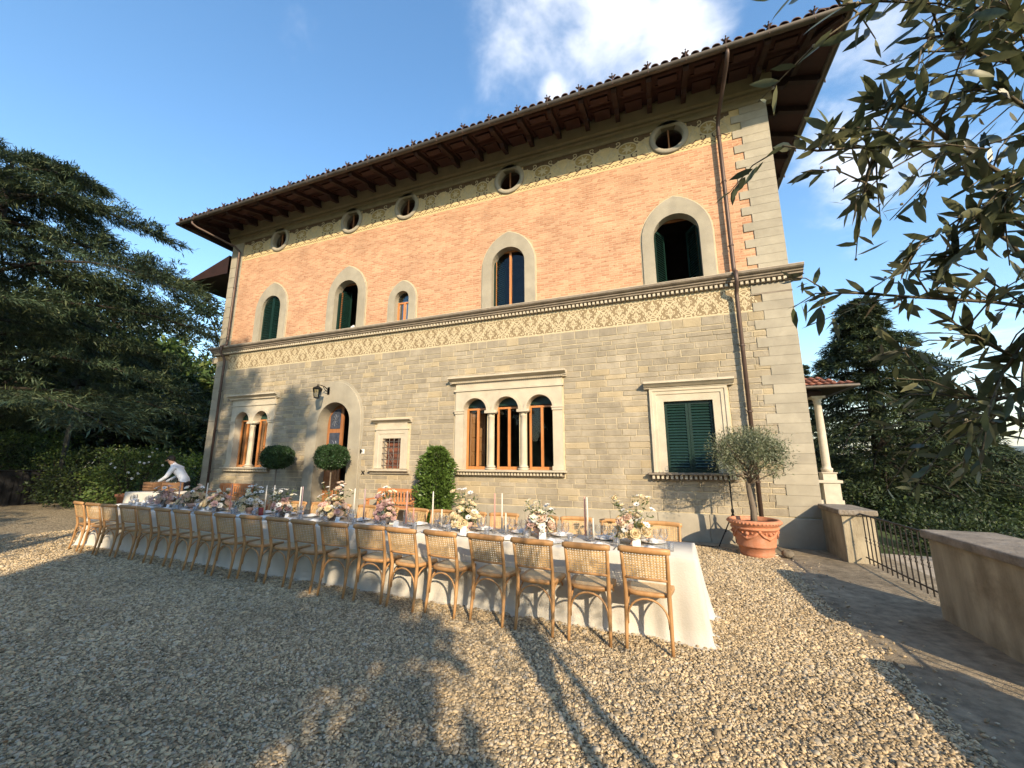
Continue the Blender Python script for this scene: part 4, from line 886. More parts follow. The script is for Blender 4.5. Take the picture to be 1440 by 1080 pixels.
def make_chair():
    t = thing('dining_chair', 'honey oak chair with woven cane back on the yard side of the long table', 'chair', group='chairs along the yard side of the long table')
    bz = lambda z: -.195-.085*max(0, (z-.46)/.38)**1.15 if z > .46 else -.195-.055*((.46-z)/.46)**1.6
    for s in (-1, 1):
        Z = (0,.12,.25,.38,.46,.56,.66,.76,.835); pts = [(s*(.185+.012*((z-.46)/.4 if z > .46 else .5*(.46-z)/.46)), bz(z), z) for z in Z]
        MB().tube(pts, [.0145,.0165,.0185,.0195,.0195,.0185,.0175,.0165,.016], 8).build('leg', CHW, t, True)
        MB().tube([(s*.165,.175,.45),(s*.172,.185,.3),(s*.182,.20,.15),(s*.19,.212,0)], [.019,.0185,.017,.0135], 8).build('leg', CHW, t, True)
    loop = []
    for k in range(28):
        a = 2*pi*k/28; q = 4.0; r = (abs(cos(a))**q+abs(sin(a))**q)**(-1/q); yy = r*sin(a)*.205
        loop.append((r*cos(a)*(.21+.02*yy/.2), yy, .462))
    sf = MB(); f = lambda k, dz: [((x*k), (y*k), z+dz) for x, y, z in loop]
    for a_, e_ in (((1.,-.022),(1.,.004)),((1.,.004),(.97,.012)),((.97,.012),(.80,.010)),((.8,-.022),(1.,-.022))): sf.strip(f(*a_), f(*e_), True)
    sf.build('seat_frame', CHW, t, True)
    MB().add(f(.805,.0105)+[(0,0,.468)], [(k,(k+1)%28,28) for k in range(28)]).build('seat', CANE_S, t, True)
    tr = MB(); n = 13; A = [(-.225+.45*i/(n-1)) for i in range(n)]; rings = []
    for x in A:
        q = x/.225; y = bz(.85)-.035+.035*q*q; w = .013+.004*(1-q*q); z = .848+.006*(1-q*q); h = .030 if abs(q) < .98 else .024
        rings.append([(x, y-w, z-h+.006), (x, y-w-.004, z), (x, y-w+.002, z+h-.01), (x, y, z+h-.003), (x, y+w-.002, z+h-.01), (x, y+w, z), (x, y+w-.002, z-h+.008), (x, y, z-h)])
    for a_, e_ in zip(rings[:-1], rings[1:]): tr.strip(a_, e_, True)
    tr.add(rings[0], [tuple(range(8))]); tr.add(rings[-1], [tuple(range(8))])
    for s in (-1, 1): tr.ball((s*.205, bz(.85)-.018, .85), (.006,.006,.006), 6, 4)
    tr.build('top_rail', CHW, t, True)
    cv = lambda x, z: bz(z)-.004-.028*(1-(x/.19)**2)*((z-.5)/.34)
    pa = MB(); z0, z1 = .60, .822; hwz = lambda z: .175+.012*(z-.5)/.34
    nx, nz = 15, 11; wv = .0064
    for i in range(nx):
        q = -1+2*i/(nx-1); Z = np.linspace(z0, z1, 8); e = .0025*(-1)**i
        pa.strip([(q*hwz(z)-wv, cv(q*hwz(z), z)+e, z) for z in Z], [(q*hwz(z)+wv, cv(q*hwz(z), z)+e, z) for z in Z])
    for j in range(nz):
        z = z0+(z1-z0)*j/(nz-1); X = np.linspace(-hwz(z), hwz(z), 9); e = .0025*(-1)**j
        pa.strip([(x, cv(x, z)-e*.6, z-wv) for x in X], [(x, cv(x, z)-e*.6, z+wv) for x in X])
    pa.build('cane_back', CANE, t, weld=False)
    lr = MB(); lr.tube([(x, cv(x, .597), .595) for x in np.linspace(-.185, .185, 7)], .0125, 7); lr.build('lower_rail', CHW, t, True)
    def brace(p, q, h): return [(p[0]+(q[0]-p[0])*(.5-.5*cos(a)), p[1]+(q[1]-p[1])*(.5-.5*cos(a)), .20+(h-.20)*sin(a)**.75) for a in np.linspace(0, pi, 13)]
    for p, q in (((-.178,-.215),(.178,-.215)), ((-.175,-.205),(-.172,.19)), ((.175,-.205),(.172,.19)), ((-.17,.19),(.17,.19))):
        MB().tube(brace(p, q, .425), .0095, 7).build('arched_brace', CHW, t, True)
    return t
chair0 = make_chair()
CHU = [.43+.5255*i for i in range(20)]
FRONT = []
for i, u in enumerate(CHU):
    rz = TROT+random.uniform(-.10, .07); dv = random.uniform(-.03, .02)
    if i == 0: chair0.location = TT(u, -.13); chair0.rotation_euler = (0, 0, TROT-.03); FRONT.append((chair0, u, 'yard'))
    else: FRONT.append((copy_tree(chair0, TT(u+random.uniform(-.02, .02), -.13+dv), rz), u, 'yard'))
for i, u in enumerate(CHU):
    FRONT.append((copy_tree(chair0, TT(u+random.uniform(-.03, .03)-.08, TW+.07+random.uniform(-.02, .05)), TROT+pi+random.uniform(-.12, .12), 'honey oak chair', group='chairs along the villa side of the long table'), u, 'villa'))
FLOW = ((890,745,'cream and yellow bouquet'), (763,740,'white and pink bouquet'), (660,730,'rounded cream bouquet'), (544,730,'narrow mauve bouquet'), (468,718,'wide peach and white bouquet'), (395,710,'airy white and brown bouquet'), (346,705,'broad white bouquet'), (300,700,'low dusky pink bouquet'), (262,698,'dense peach bouquet'), (222,694,'dusty pink bouquet'))
def near_flower(u): return min(FLOW, key=lambda f: abs(u+(fac(f[0], f[1], P0[1]+.63)[0]-P0[0])/cos(TA)))[2]
for o_, u_, sd in FRONT: o_['label'] = f'honey oak cane back chair on the {sd} side facing the {near_flower(u_)}'
# --- place settings
CHINA = M('white_china', (.78,.77,.74), .15, .03, 5); LINEN = M('white_linen', (.72,.70,.66), .9, .05, 6); STEEL = M('polished_cutlery', (.55,.53,.5), .25, .1, 9, metal=1.)
PAPER = M('white_card', (.80,.78,.74), .8, .03, 5)
plate_m = MB().lathe([(.0,.004),(.08,.004),(.10,.008),(.135,.018),(.137,.02),(.132,.021),(.10,.012),(.0,.009)], seg=24, capb=False, capt=False).mesh('dinner_plate', CHINA, True)
wine_m = MB().lathe([(.034,.0),(.034,.003),(.008,.006),(.004,.012),(.004,.085),(.012,.095),(.034,.115),(.041,.14),(.040,.17),(.034,.205)], seg=14, capt=False).mesh('wine_glass', GLASSW, True)
tumb_m = MB().lathe([(.028,.0),(.030,.004),(.036,.09),(.0335,.09),(.028,.012),(.0,.01)], seg=14, capt=False).mesh('tumbler', GLASSW, True)
nap = MB().add([(-.045,-.09,0),(.045,-.09,0),(.045,.09,0),(-.045,.09,0),(-.04,-.085,.018),(.04,-.08,.024),(.035,.085,.02),(-.04,.08,.026),(0,0,.04)], [(0,1,5,4),(1,2,6,5),(2,3,7,6),(3,0,4,7),(4,5,8),(5,6,8),(6,7,8),(7,4,8)]).mesh('napkin', LINEN, True)
card = MB().add([(-.04,-.02,0),(.04,-.02,0),(.04,0,.085),(-.04,0,.085),(.04,.02,0),(-.04,.02,0),(-.04,-.0205,0),(.04,-.0205,0)], [(0,1,2,3),(3,2,4,5)]).mesh('name_card', PAPER)
fork = MB(); fork.box(-.005,.005,-.09,.06,.001,.004); fork.box(-.011,.011,.06,.10,.001,.004); fork = fork.mesh('fork', STEEL)
knife = MB(); knife.box(-.006,.006,-.10,.0,.001,.006); knife.add([(-.007,0,.001),(.007,0,.001),(.008,.08,.001),(-.004,.11,.001),(-.007,0,.004),(.007,0,.004),(.008,.08,.003),(-.004,.11,.003)], [(0,1,2,3),(4,5,6,7),(0,1,5,4),(1,2,6,5),(2,3,7,6),(3,0,4,7)]); knife = knife.mesh('knife', STEEL)
for side in (0, 1):
    where = 'yard side' if side == 0 else 'villa side'; f = 1 if side == 0 else -1
    for i, u in enumerate(CHU):
        v0 = 0 if side == 0 else TW; rr = TROT+(0 if side == 0 else pi)
        def put(nm, me, du, dv, label, cat, rz=0, z=TZ+.001, sc=1.):
            o = place(nm, me, None, TT(u-f*du+random.uniform(-.012, .012), v0+f*(dv+random.uniform(-.012, .012)), z), (0, 0, rr+rz+random.uniform(-.08, .08)), sc)
            tag(o, f'{label} by the {near_flower(u)}', cat, f'{label.split()[0]} {cat} settings along the {where} of the table'); return o
        put('dinner_plate', plate_m, 0, .17, f'white dinner plate on the {where}', 'plate')
        put('napkin', nap, 0, .17, f'folded napkin on the {where}', 'napkin', .1, TZ+.014)
        put('fork', fork, -.17, .15, f'steel fork on the {where}', 'fork'); put('knife', knife, .17, .15, f'steel knife on the {where}', 'knife')
        put('wine_glass', wine_m, .13, .31, f'stemmed wine glass on the {where}', 'wine glass'); 
        put('wine_glass', wine_m, .05, .345, f'stemmed wine glass on the {where}', 'wine glass', 0, TZ+.001, .9)
        put('tumbler', tumb_m, .19, .25, f'clear tumbler on the {where}', 'tumbler')
        if i % 2 == side: put('name_card', card, -.14, .28, f'white folded card on the {where}', 'card', 0 if side == 0 else pi)
# --- candles
def candle(px, py, col, tall, v):
    p = fac(px, py, P0[1]+v+.2); u = -(p[0]-P0[0])/cos(TA)
    nm = {'white': (.74,.69,.60), 'pink': (.62,.33,.27), 'mauve': (.47,.33,.33)}[col]
    kind = 'tall' if tall else 'short'; h = .44 if tall else .22
    t = thing('taper_candle', f'{kind} {col} taper candle in a glass holder near the {near_flower(u)}', 'candle', TT(u, v, TZ), group=f'{kind} {col} taper candles on the long table')
    MB().lathe([(.032,0),(.034,.006),(.014,.014),(.011,.04),(.02,.05),(.02,.065),(.012,.066)], seg=12).build('candle_holder', GLASSW, t, True)
    MB().lathe([(.0115,.05),(.0105,.05+h*.6),(.0085,.05+h-.01),(.003,.05+h)], seg=10).build('wax_stick', M(col+'_candle_wax', nm, .5, .04, 4, trans=.2), t, True)
    MB().tube([(0,0,.05+h-.002),(.001,0,.06+h)], .0012, 5).build('wick', BLACKM, t)
for a in ((500,700,'white',1,.40), (514,705,'mauve',1,.46), (575,712,'pink',1,.36), (612,715,'white',1,.40), (585,725,'pink',0,.33), (625,725,'white',0,.36), (699,715,'pink',1,.45), (709,712,'white',1,.50), (715,730,'white',0,.36), (824,720,'pink',1,.46), (827.5,720,'white',1,.42), (836,735,'white',0,.34), (371,695,'white',1,.38), (382,698,'white',1,.45), (424,696,'mauve',1,.42), (421,705,'white',1,.34), (320,690,'pink',1,.40), (283,690,'white',1,.42), (242,690,'mauve',1,.4)): candle(*a)
# --- flowers
def blossom_meshes(name, col, col_c, kind):
    pm = M(name+'_petals', col, .7, .10, 40, trans=.3, spec=.2); b = MB()
    if kind == 'rose':
        for ring, (n, r, tilt, l) in enumerate(((5, .004, 1.25, .028), (6, .010, .85, .032), (7, .014, .45, .034))):
            for k in range(n):
                a = 2*pi*k/n+ring*.5; d = np.array([cos(a), sin(a), 0]); s = np.array([-d[1], d[0], 0]); t = d*cos(tilt)+np.array([0,0,sin(tilt)]); p = d*r
                nn = np.cross(s, t)
                b.add([p-s*.006, p+s*.006, p+t*l*.6+s*.017+nn*.004, p+t*l+s*.006-nn*.004, p+t*l-s*.006-nn*.004, p+t*l*.6-s*.017+nn*.004], [(0,1,2,5),(5,2,3,4)])
    else:
        for k in range(7):
            a = 2*pi*k/7; d = np.array([cos(a), sin(a), 0]); s = np.array([-d[1], d[0], 0]); up = np.array([0,0,1.]); l = .034
            b.add([d*.004-s*.004, d*.004+s*.004, d*l*.6+s*.014+up*.008, d*l+up*.012+s*.005, d*l+up*.012-s*.005, d*l*.6-s*.014+up*.008], [(0,1,2,5),(5,2,3,4)])
        b.ball((0,0,.004), (.008,.008,.006), 7, 4)
    me = b.mesh('blossom', [pm, M(name+'_eye', col_c, .8, .2, 60)], False, False)
    if kind != 'rose':
        mi = [0]*14+[1]*(len(me.polygons)-14); me.polygons.foreach_set('material_index', mi[:len(me.polygons)])
    return me
BL = {'white': blossom_meshes('white_anemone', (.80,.77,.70), (.04,.035,.03), 'open'), 'cream': blossom_meshes('cream_rose', (.78,.66,.44), (.5,.4,.1), 'rose'), 'peach': blossom_meshes('peach_rose', (.78,.60,.47), (.5,.3,.1), 'rose'),
      'pink': blossom_meshes('pink_rose', (.76,.54,.49), (.5,.3,.1), 'rose'), 'mauve': blossom_meshes('mauve_rose', (.52,.35,.35), (.5,.3,.1), 'rose'), 'yellow': blossom_meshes('yellow_rose', (.72,.50,.14), (.5,.3,.1), 'rose'), 'ivory': blossom_meshes('ivory_cosmos', (.80,.72,.52), (.55,.38,.06), 'open')}
STEM = M('flower_stem_green', (.10,.13,.045), .7, .25, 10); LEAFG = M('bouquet_leaf_green', (.085,.12,.04), .6, .25, 12, trans=.25)
BOWL = M('blush_ceramic_bowl', (.52,.34,.28), .5, .1, 8); BOWL_D = M('grey_brown_stone_bowl', (.16,.13,.115), .6, .2, 8)
def bouquet(px, py, v, mix, r, h, bowl, label, n=42, wild=9, seed=0):
    r *= 1.06; h *= 1.05; n = int(n*1.2); wild += 5
    rs = random.Random(seed); p = fac(px, py, P0[1]+v+.2); u = -(p[0]-P0[0])/cos(TA)
    t = thing('flower_arrangement', label, 'flowers', TT(u, v, TZ))
    MB().lathe([(.045,0),(.05,.006),(.03,.02),(.026,.035),(.06,.05),(.085,.075),(.092,.115),(.088,.118),(.08,.08),(.03,.055)], seg=20, capt=False).build('bowl', bowl, t, True)
    st = MB(); LP, LD = [], []
    for i in range(n+wild):
        a = rs.uniform(0, 2*pi); w = i >= n
        if not w:
            el = math.acos(1-rs.random()*1.12)-.02; rad = rs.uniform(.72, 1.0); q = Vector((cos(a)*sin(el)*r*rad, sin(a)*sin(el)*r*rad, .115+max(-.03, cos(el)*h*rad)))
        else: rr = rs.uniform(.3, 1.15)*r; q = Vector((cos(a)*rr, sin(a)*rr, .12+h*rs.uniform(.95, 1.75)))
        kind = rs.choice(mix) if not w else rs.choice(('white', 'ivory', mix[0]))
        d = (q-Vector((0,0,.05))).normalized(); d = (d+Vector((rs.gauss(0,.25), rs.gauss(0,.25)-.2, .1))).normalized()
        sc = rs.uniform(.8, 1.35)*(1.15 if not w else .95)
        o = place('blossom', BL[kind], t, q, d.to_track_quat('Z', 'Y').to_euler(), sc)
        if w or i % 3 == 0: st.tube([(cos(a)*.04, sin(a)*.04, .09), tuple((q*.5+Vector((cos(a)*.02, sin(a)*.02, .08)))), tuple(q)], .0017, 4)
        for k in range(4): LP.append((q.x*.85+rs.gauss(0,.025), q.y*.85+rs.gauss(0,.025), max(.1, q.z*.85+rs.gauss(0,.02)))); LD.append((rs.gauss(q.x*4,.6), rs.gauss(q.y*4,.6), rs.gauss(.25,.5)))
    st.build('stem', STEM, t, weld=False)
    place('foliage', leaf_mesh('foliage', LP, LD, rnd_dir(len(LP)), RNG.uniform(.04,.075,len(LP)), RNG.uniform(.012,.024,len(LP)), LEAFG), t)
for k, a in enumerate(((890,745,.46,('cream','ivory','white','yellow','peach','cream'),.19,.22,BOWL,'large cream and yellow flower arrangement in a blush bowl at the sunlit table end',52,12),
    (763,740,.42,('ivory','white','pink','white','peach'),.16,.17,BOWL,'white and pink flower arrangement with dark wispy stems in a blush bowl',40,12),
    (660,730,.46,('cream','cream','ivory','white'),.18,.23,BOWL,'rounded creamy white flower arrangement in a pink footed bowl',50,8),
    (544,730,.40,('mauve','mauve','pink','peach'),.115,.24,BOWL_D,'narrow mauve rose arrangement in a dark bowl before the wooden bench',38,5),
    (468,718,.44,('peach','white','pink','cream','white'),.19,.24,BOWL_D,'wide peach and white arrangement with anemones on long stems',48,12),
    (395,710,.40,('white','mauve','white','peach'),.14,.18,BOWL_D,'airy white and brown flower arrangement in a dark footed bowl',30,12),
    (346,705,.42,('white','ivory','cream','white'),.19,.20,BOWL,'broad white flower arrangement beside a red candle jar',46,10),
    (300,700,.42,('pink','white','peach','cream'),.22,.15,BOWL_D,'low dusky pink flower arrangement before the left bench',44,8),
    (262,698,.44,('peach','peach','cream','white'),.22,.19,BOWL,'dense peach flower mound at the waiter end of the table',52,8),
    (222,694,.42,('pink','peach','white','cream'),.20,.16,BOWL_D,'dusty pink flower arrangement at the far shaded table end',44,9))): bouquet(*a, seed=k+1)
p = fac(364,712,P0[1]+.6); rj = thing('candle_jar', 'red glass candle jar standing between white flowers on the table', 'jar', TT(-(p[0]-P0[0]), .40, TZ))
MB().lathe([(.035,0),(.037,.005),(.037,.12),(.033,.12),(.033,.01)], seg=14, capt=False).build('jar', M('dark_red_glass', (.30,.04,.035), .2, .1, 5), rj, True)
MB().lathe([(.03,.012),(.03,.07)], seg=12).build('wax', M('red_wax', (.35,.07,.06), .5, .05, 5), rj)

# ================================================================== garden furniture
def bench(x, y, label):
    t = thing('garden_bench', label, 'bench', (x, y, 0)); L_ = 1.5; TK = M('orange_teak', (.42,.16,.06), .6, .25, 3, .1, 30, col2=(.55,.25,.10), stretch=(1,6,6))
    for sx in (-1, 1):
        MB().box(sx*(L_/2-.03)-.03, sx*(L_/2-.03)+.03, -.25, -.19, 0, .60).build('leg', TK, t); MB().box(sx*(L_/2-.03)-.03, sx*(L_/2-.03)+.03, .18, .24, 0, .86).build('leg', TK, t)
        MB().chbox(sx*(L_/2-.03)-.04, sx*(L_/2-.03)+.04, -.30, .18, .60, .635, .008).build('armrest', TK, t)
    for i in range(5): MB().box(-L_/2+.06, L_/2-.06, -.24+i*.088, -.165+i*.088, .41, .435).build('seat_slat', TK, t)
    MB().box(-L_/2+.06, L_/2-.06, .185, .23, .79, .87).build('top_rail', TK, t); MB().box(-L_/2+.06, L_/2-.06, .19, .225, .47, .53).build('lower_rail', TK, t)
    sm = MB().box(-.025, .025, .20, .215, .53, .79).mesh('back_slat', TK)
    for i in range(13): place('back_slat', sm, t, (-L_/2+.13+i*(L_-.26)/12, 0, 0))
bench(-9.32, -.48, 'orange teak slatted bench against the wall beside the columnar shrub'); bench(-15.65, -.48, 'orange teak slatted bench under the two arched windows')
# olive in a terracotta pot
PX, PY = -1.32, -1.02
pot = thing('terracotta_pot', 'large terracotta pot with moulded garlands at the corner of the gravel', 'pot', (PX, PY, 0))
MB().lathe([(.245,0),(.25,.01),(.265,.05),(.262,.06),(.268,.075),(.275,.16),(.30,.165),(.305,.185),(.30,.205),(.325,.34),(.352,.45),(.37,.455),(.378,.47),(.372,.485),(.36,.49),(.362,.505),(.395,.53),(.415,.555),(.418,.58),(.405,.605),(.37,.612),(.345,.60),(.335,.54)], seg=40, capt=False).build('pot_body', TERRA, pot, True)
b = MB()
for k in range(6):
    a0 = k*pi/3; R2 = lambda z: .318+(z-.3)*.24
    b.tube([(R2(z)*cos(a0+d), R2(z)*sin(a0+d), z) for d, z in ((-.5,.43),(-.3,.36),(0,.315),(.3,.36),(.5,.43))], [.016,.022,.028,.022,.016], 7)
    for d, z, r in ((-.5,.44,.03),(.0,.40,.034),(-.06,.35,.02),(.22,.41,.018),(-.22,.41,.018)): b.ball((R2(z)*cos(a0+d), R2(z)*sin(a0+d), z), (r, r, r), 8, 5)
b.build('garland_relief', TERRA, pot, True)
b = MB()
for k in range(44): a = 2*pi*k/44; b.ball((.41*cos(a), .41*sin(a), .568), (.022,.022,.02), 6, 4)
tag(b.build('rope_rim', TERRA, pot, True), kind='stuff')
MB().lathe([(.34,.53),(.2,.555),(0.001,.57)], seg=24, capb=False).build('soil', M('potting_soil', (.05,.035,.025), .95, .3, 30, .8, 60), pot, True)
BARK = M('olive_bark', (.16,.125,.09), .9, .3, 8, .8, 25, stretch=(1,1,.3)); BARK_D = M('dark_conifer_bark', (.035,.026,.019), .95, .3, 4, .8, 12, stretch=(1,1,.3))
OLIVE = M('olive_leaf', (.125,.145,.075), .5, .3, 3, island=.35, trans=.2, sub=((.30,.32,.22), .35, .8), spec=.4)
ot = thing('olive_tree', 'small grey-green olive tree with a rounded crown growing in the terracotta pot', 'tree', (PX, PY, .55))
def limb_tree(t, trunk, limbs, mat, r0, seg=8): 
    b = MB(); b.tube(trunk, [r0*(1-.45*i/(len(trunk)-1)) for i in range(len(trunk))], seg); 
    for p in limbs: b.tube(p, [r0*.34*(1-.8*i/(len(p)-1)) for i in range(len(p))], 6)
    return b.build('trunk', mat, t, True)
limbs = []; tips = []
rs = random.Random(5)
for k in range(22):
    a = rs.uniform(0, 2*pi); r = rs.uniform(.25, .62); z = rs.uniform(.85, 1.52); st = (rs.uniform(-.02,.02), rs.uniform(-.02,.02), rs.uniform(.62, .9))
    e = (r*cos(a)*.9, r*sin(a)*.8, z); m_ = tuple((p+q)/2+rs.uniform(-.05,.05) for p, q in zip(st, e)); limbs.append([st, m_, e]); tips.append(e)
limb_tree(ot, [(0,0,-.05),(.015,.0,.2),(-.01,.01,.45),(-.03,0,.65),(-.01,0,.95)], limbs, BARK, .058)
def clump_leaves(tips, n, spread, zs=1.0):
    T = np.array(tips); i = RNG.integers(0, len(T), n); P = T[i]+RNG.normal(0, spread, (n,3))*[1,1,zs]; return P, i
P, _ = clump_leaves(tips+[(0,0,1.2),(-.45,-.1,1.05),(.45,0,1.15),(0,0,1.5),(-.25,0,1.45),(.3,0,1.4),(-.3,.2,1.1),(.1,-.3,1.2),(-.5,0,1.25),(.5,.1,1.35),(.2,.2,1.35)], 11000, .125, .85); P = P*[.86,.86,1.]; P = P[(P[:,2] > .70+.12*np.abs(P[:,0])) & (np.abs(P[:,0]) < .80) & (P[:,2] < 1.68)]
place('crown', leaf_mesh('crown', P, rnd_dir(len(P))+unit(P-[0,0,.9])*.8+[0,0,.25], rnd_dir(len(P)), RNG.uniform(.04,.07,len(P)), RNG.uniform(.011,.017,len(P)), OLIVE), ot)
rk = MB(); rk.ball((0,0,.05), (.10,.07,.065), 9, 6); r2 = random.Random(2); rk.v = [tuple(c*(1+r2.uniform(-.15,.15)) for c in v) for v in rk.v]
tag(rk.build('rock', M('brown_rock', (.15,.125,.09), .9, .3, 12, .6, 30), None, True, (-.86, -1.02, 0)), 'small brown rock on the ground beside the terracotta pot', 'rock')
# black folding stand behind the pot
sp = thing('tripod_stand', 'slim black tripod stand behind the terracotta pot', 'stand', (-1.56, -.42, 0))
MB().tube([(0,0,.30),(0,0,1.32)], .014, 8).build('pole', BLACKM, sp); MB().lathe([(.02,.0),(.026,.02),(.026,.06),(.02,.08)], (0,0,.62), 10).build('collar', BLACKM, sp)
for a in (3.6, 5.6, 1.4): MB().tube([(0,0,.62),(.34*cos(a), .34*sin(a), .02)], .011, 6).build('leg', BLACKM, sp); MB().tube([(0,0,.34),(.19*cos(a), .19*sin(a), .28)], .006, 6).build('brace', BLACKM, sp)
cb = MB().tube([(-1.86,-.57,.005),(-2.3,-.5,.004),(-3.1,-.42,.004),(-4.2,-.40,.004),(-5.6,-.38,.004)], .008, 6).build('cable', BLACKM, None, True); tag(cb, 'black cable lying along the foot of the villa wall', 'cable')
# --- clipped trees and shrubs by the wall
BOX = M('boxwood_leaf', (.030,.065,.020), .5, .3, 6, island=.45, trans=.15, spec=.4); LAUREL = M('bright_shrub_leaf', (.095,.155,.03), .4, .3, 6, island=.4, trans=.25, spec=.5)
def lollipop(x, y, zc, rx, rz, label, cylh=.16):
    t = thing('topiary_tree', label, 'tree', (x, y, 0)); MB().tube([(0,0,.1),(.01,0,.7),(0,.01,zc)], [.022,.02,.018], 7).build('trunk', BARK, t, True)
    MB().lathe([(.14,0),(.18,.30),(.2,.31),(.2,.35),(.17,.35),(.16,.3)], seg=18, capt=False).build('planter', TERRA, t, True)
    n = 7500; D = rnd_dir(n); q = 3.2; k = (np.abs(D[:,0])**q+np.abs(D[:,1])**q+np.abs(D[:,2])**q)**(-1/q)
    P = D*((k*.5+.5)*(1+.05*np.sin(D[:,0]*9+x)*np.cos(D[:,2]*8)))[:,None]*np.array([rx, rx, rz])*(RNG.uniform(.84, 1.02, n)+.12*(RNG.random(n) < .02))[:,None]+[0,0,zc]
    P = np.concatenate([P, (P[:2600]-[0,0,zc])*RNG.uniform(.35,.85,(2600,1))+[0,0,zc]]); L_ = np.concatenate([RNG.uniform(.03,.05,n), np.full(2600,.13)]); D = np.concatenate([D*.6+rnd_dir(n), rnd_dir(2600)])
    place('crown', leaf_mesh('crown', P, D, rnd_dir(len(P)), L_, L_*.6, BOX), t)
lollipop(-13.55, -.62, 1.70, .41, .33, 'clipped ball topiary on a thin stem beside the two arched windows'); lollipop(-11.45, -.62, 1.70, .42, .34, 'clipped ball topiary on a thin stem in front of the front door')
cs = thing('columnar_shrub', 'leafy columnar shrub growing against the wall beside the triple window', 'shrub', (-8.08, -.60, 0))
n = 8500; zz = RNG.uniform(.05, 1.93, n); a = RNG.uniform(0, 2*pi, n); wr = .47*np.clip(1.02-.42*np.abs(zz-.95)**2.2, .25, 1)*(1+.13*np.sin(zz*9+a*2)+.10*np.sin(zz*17+a*3+1))*np.clip((2.02-zz)/.35, .2, 1)**.5; rr = wr*np.sqrt(RNG.uniform(.02, 1.05, n))
P = np.stack([rr*np.cos(a), rr*np.sin(a)*.75, zz], 1); D = np.stack([np.cos(a), np.sin(a), RNG.normal(.3,.5,n)], 1)+rnd_dir(n)*.6
MB().tube([(0,0,0),(.02,0,.9),(0,.02,1.75)], [.03,.024,.008], 7).build('trunk', BARK, cs, True)
place('crown', leaf_mesh('crown', P, D, rnd_dir(n), RNG.uniform(.06,.12,n), RNG.uniform(.03,.05,n), LAUREL), cs)
# --- far end: serving table, crates, waiter, pots, bar counter, pole
sv = thing('serving_table', 'high serving table beyond the end of the banquet table', 'table', (-16.0, -2.95, 0))
MB().box(.02, 1.78, .02, .78, .76, .79).build('tabletop', WOOD_O, sv)
for x in (.08, 1.72):
    for y in (.08, .72): MB().box(x-.03, x+.03, y-.03, y+.03, 0, .76).build('leg', WOOD_O, sv)
b = MB(); per = []
for i in range(30): per.append((1.8*i/30, 0, 0, -1))
for i in range(14): per.append((1.8, .8*i/14, 1, 0))
for i in range(30): per.append((1.8-1.8*i/30, .8, 0, 1))
for i in range(14): per.append((0, .8-.8*i/14, -1, 0))
n = len(per)
for d in (0, .02, .3, .6, .87):
    for k, (x, y, nx, ny) in enumerate(per): o_ = .01+d*.05+d*.03*sin(k*1.3)+d*.02*sin(k*2.9); b.v.append((x+nx*o_, y+ny*o_, .797-d*.9))
b.f = [(l*n+k, l*n+(k+1)%n, (l+1)*n+(k+1)%n, (l+1)*n+k) for l in range(4) for k in range(n)]+[tuple(range(n))]
tag(b.build('serving_cloth', CLOTH, None, True, (-16.0, -2.95, 0)), 'white cloth hanging to the ground over the high serving table', 'tablecloth')
CRW = M('brown_crate_wood', (.20,.105,.05), .7, .3, 4, .2, 30)
def crate(x, y, z, label):
    t = thing('wooden_crate', label, 'crate', (x, y, z)); 
    for i in range(3): MB().box(-.2, .2, -.14, -.128, .02+i*.075, .08+i*.075).build('slat', CRW, t); MB().box(-.2, .2, .128, .14, .02+i*.075, .08+i*.075).build('slat', CRW, t)
    for sx in (-1, 1): MB().box(sx*.2-.006, sx*.2+.006, -.126, .126, .02, .23).build('end_panel', CRW, t)
    MB().box(-.19, .19, -.125, .125, .0, .012).build('base', CRW, t)
    for i in range(4): MB().lathe([(.035,0),(.035,.17),(.013,.22),(.013,.28)], (-.13+.087*i, 0, .014), 10).build('bottle', M('dark_bottle_glass', (.02,.025,.015), .1, .2, 5), t, True)
crate(-15.72, -2.5, .80, 'slatted wooden crate of bottles on the serving table'); crate(-15.0, -2.45, .80, 'second crate of bottles on the serving table beside the waiter')
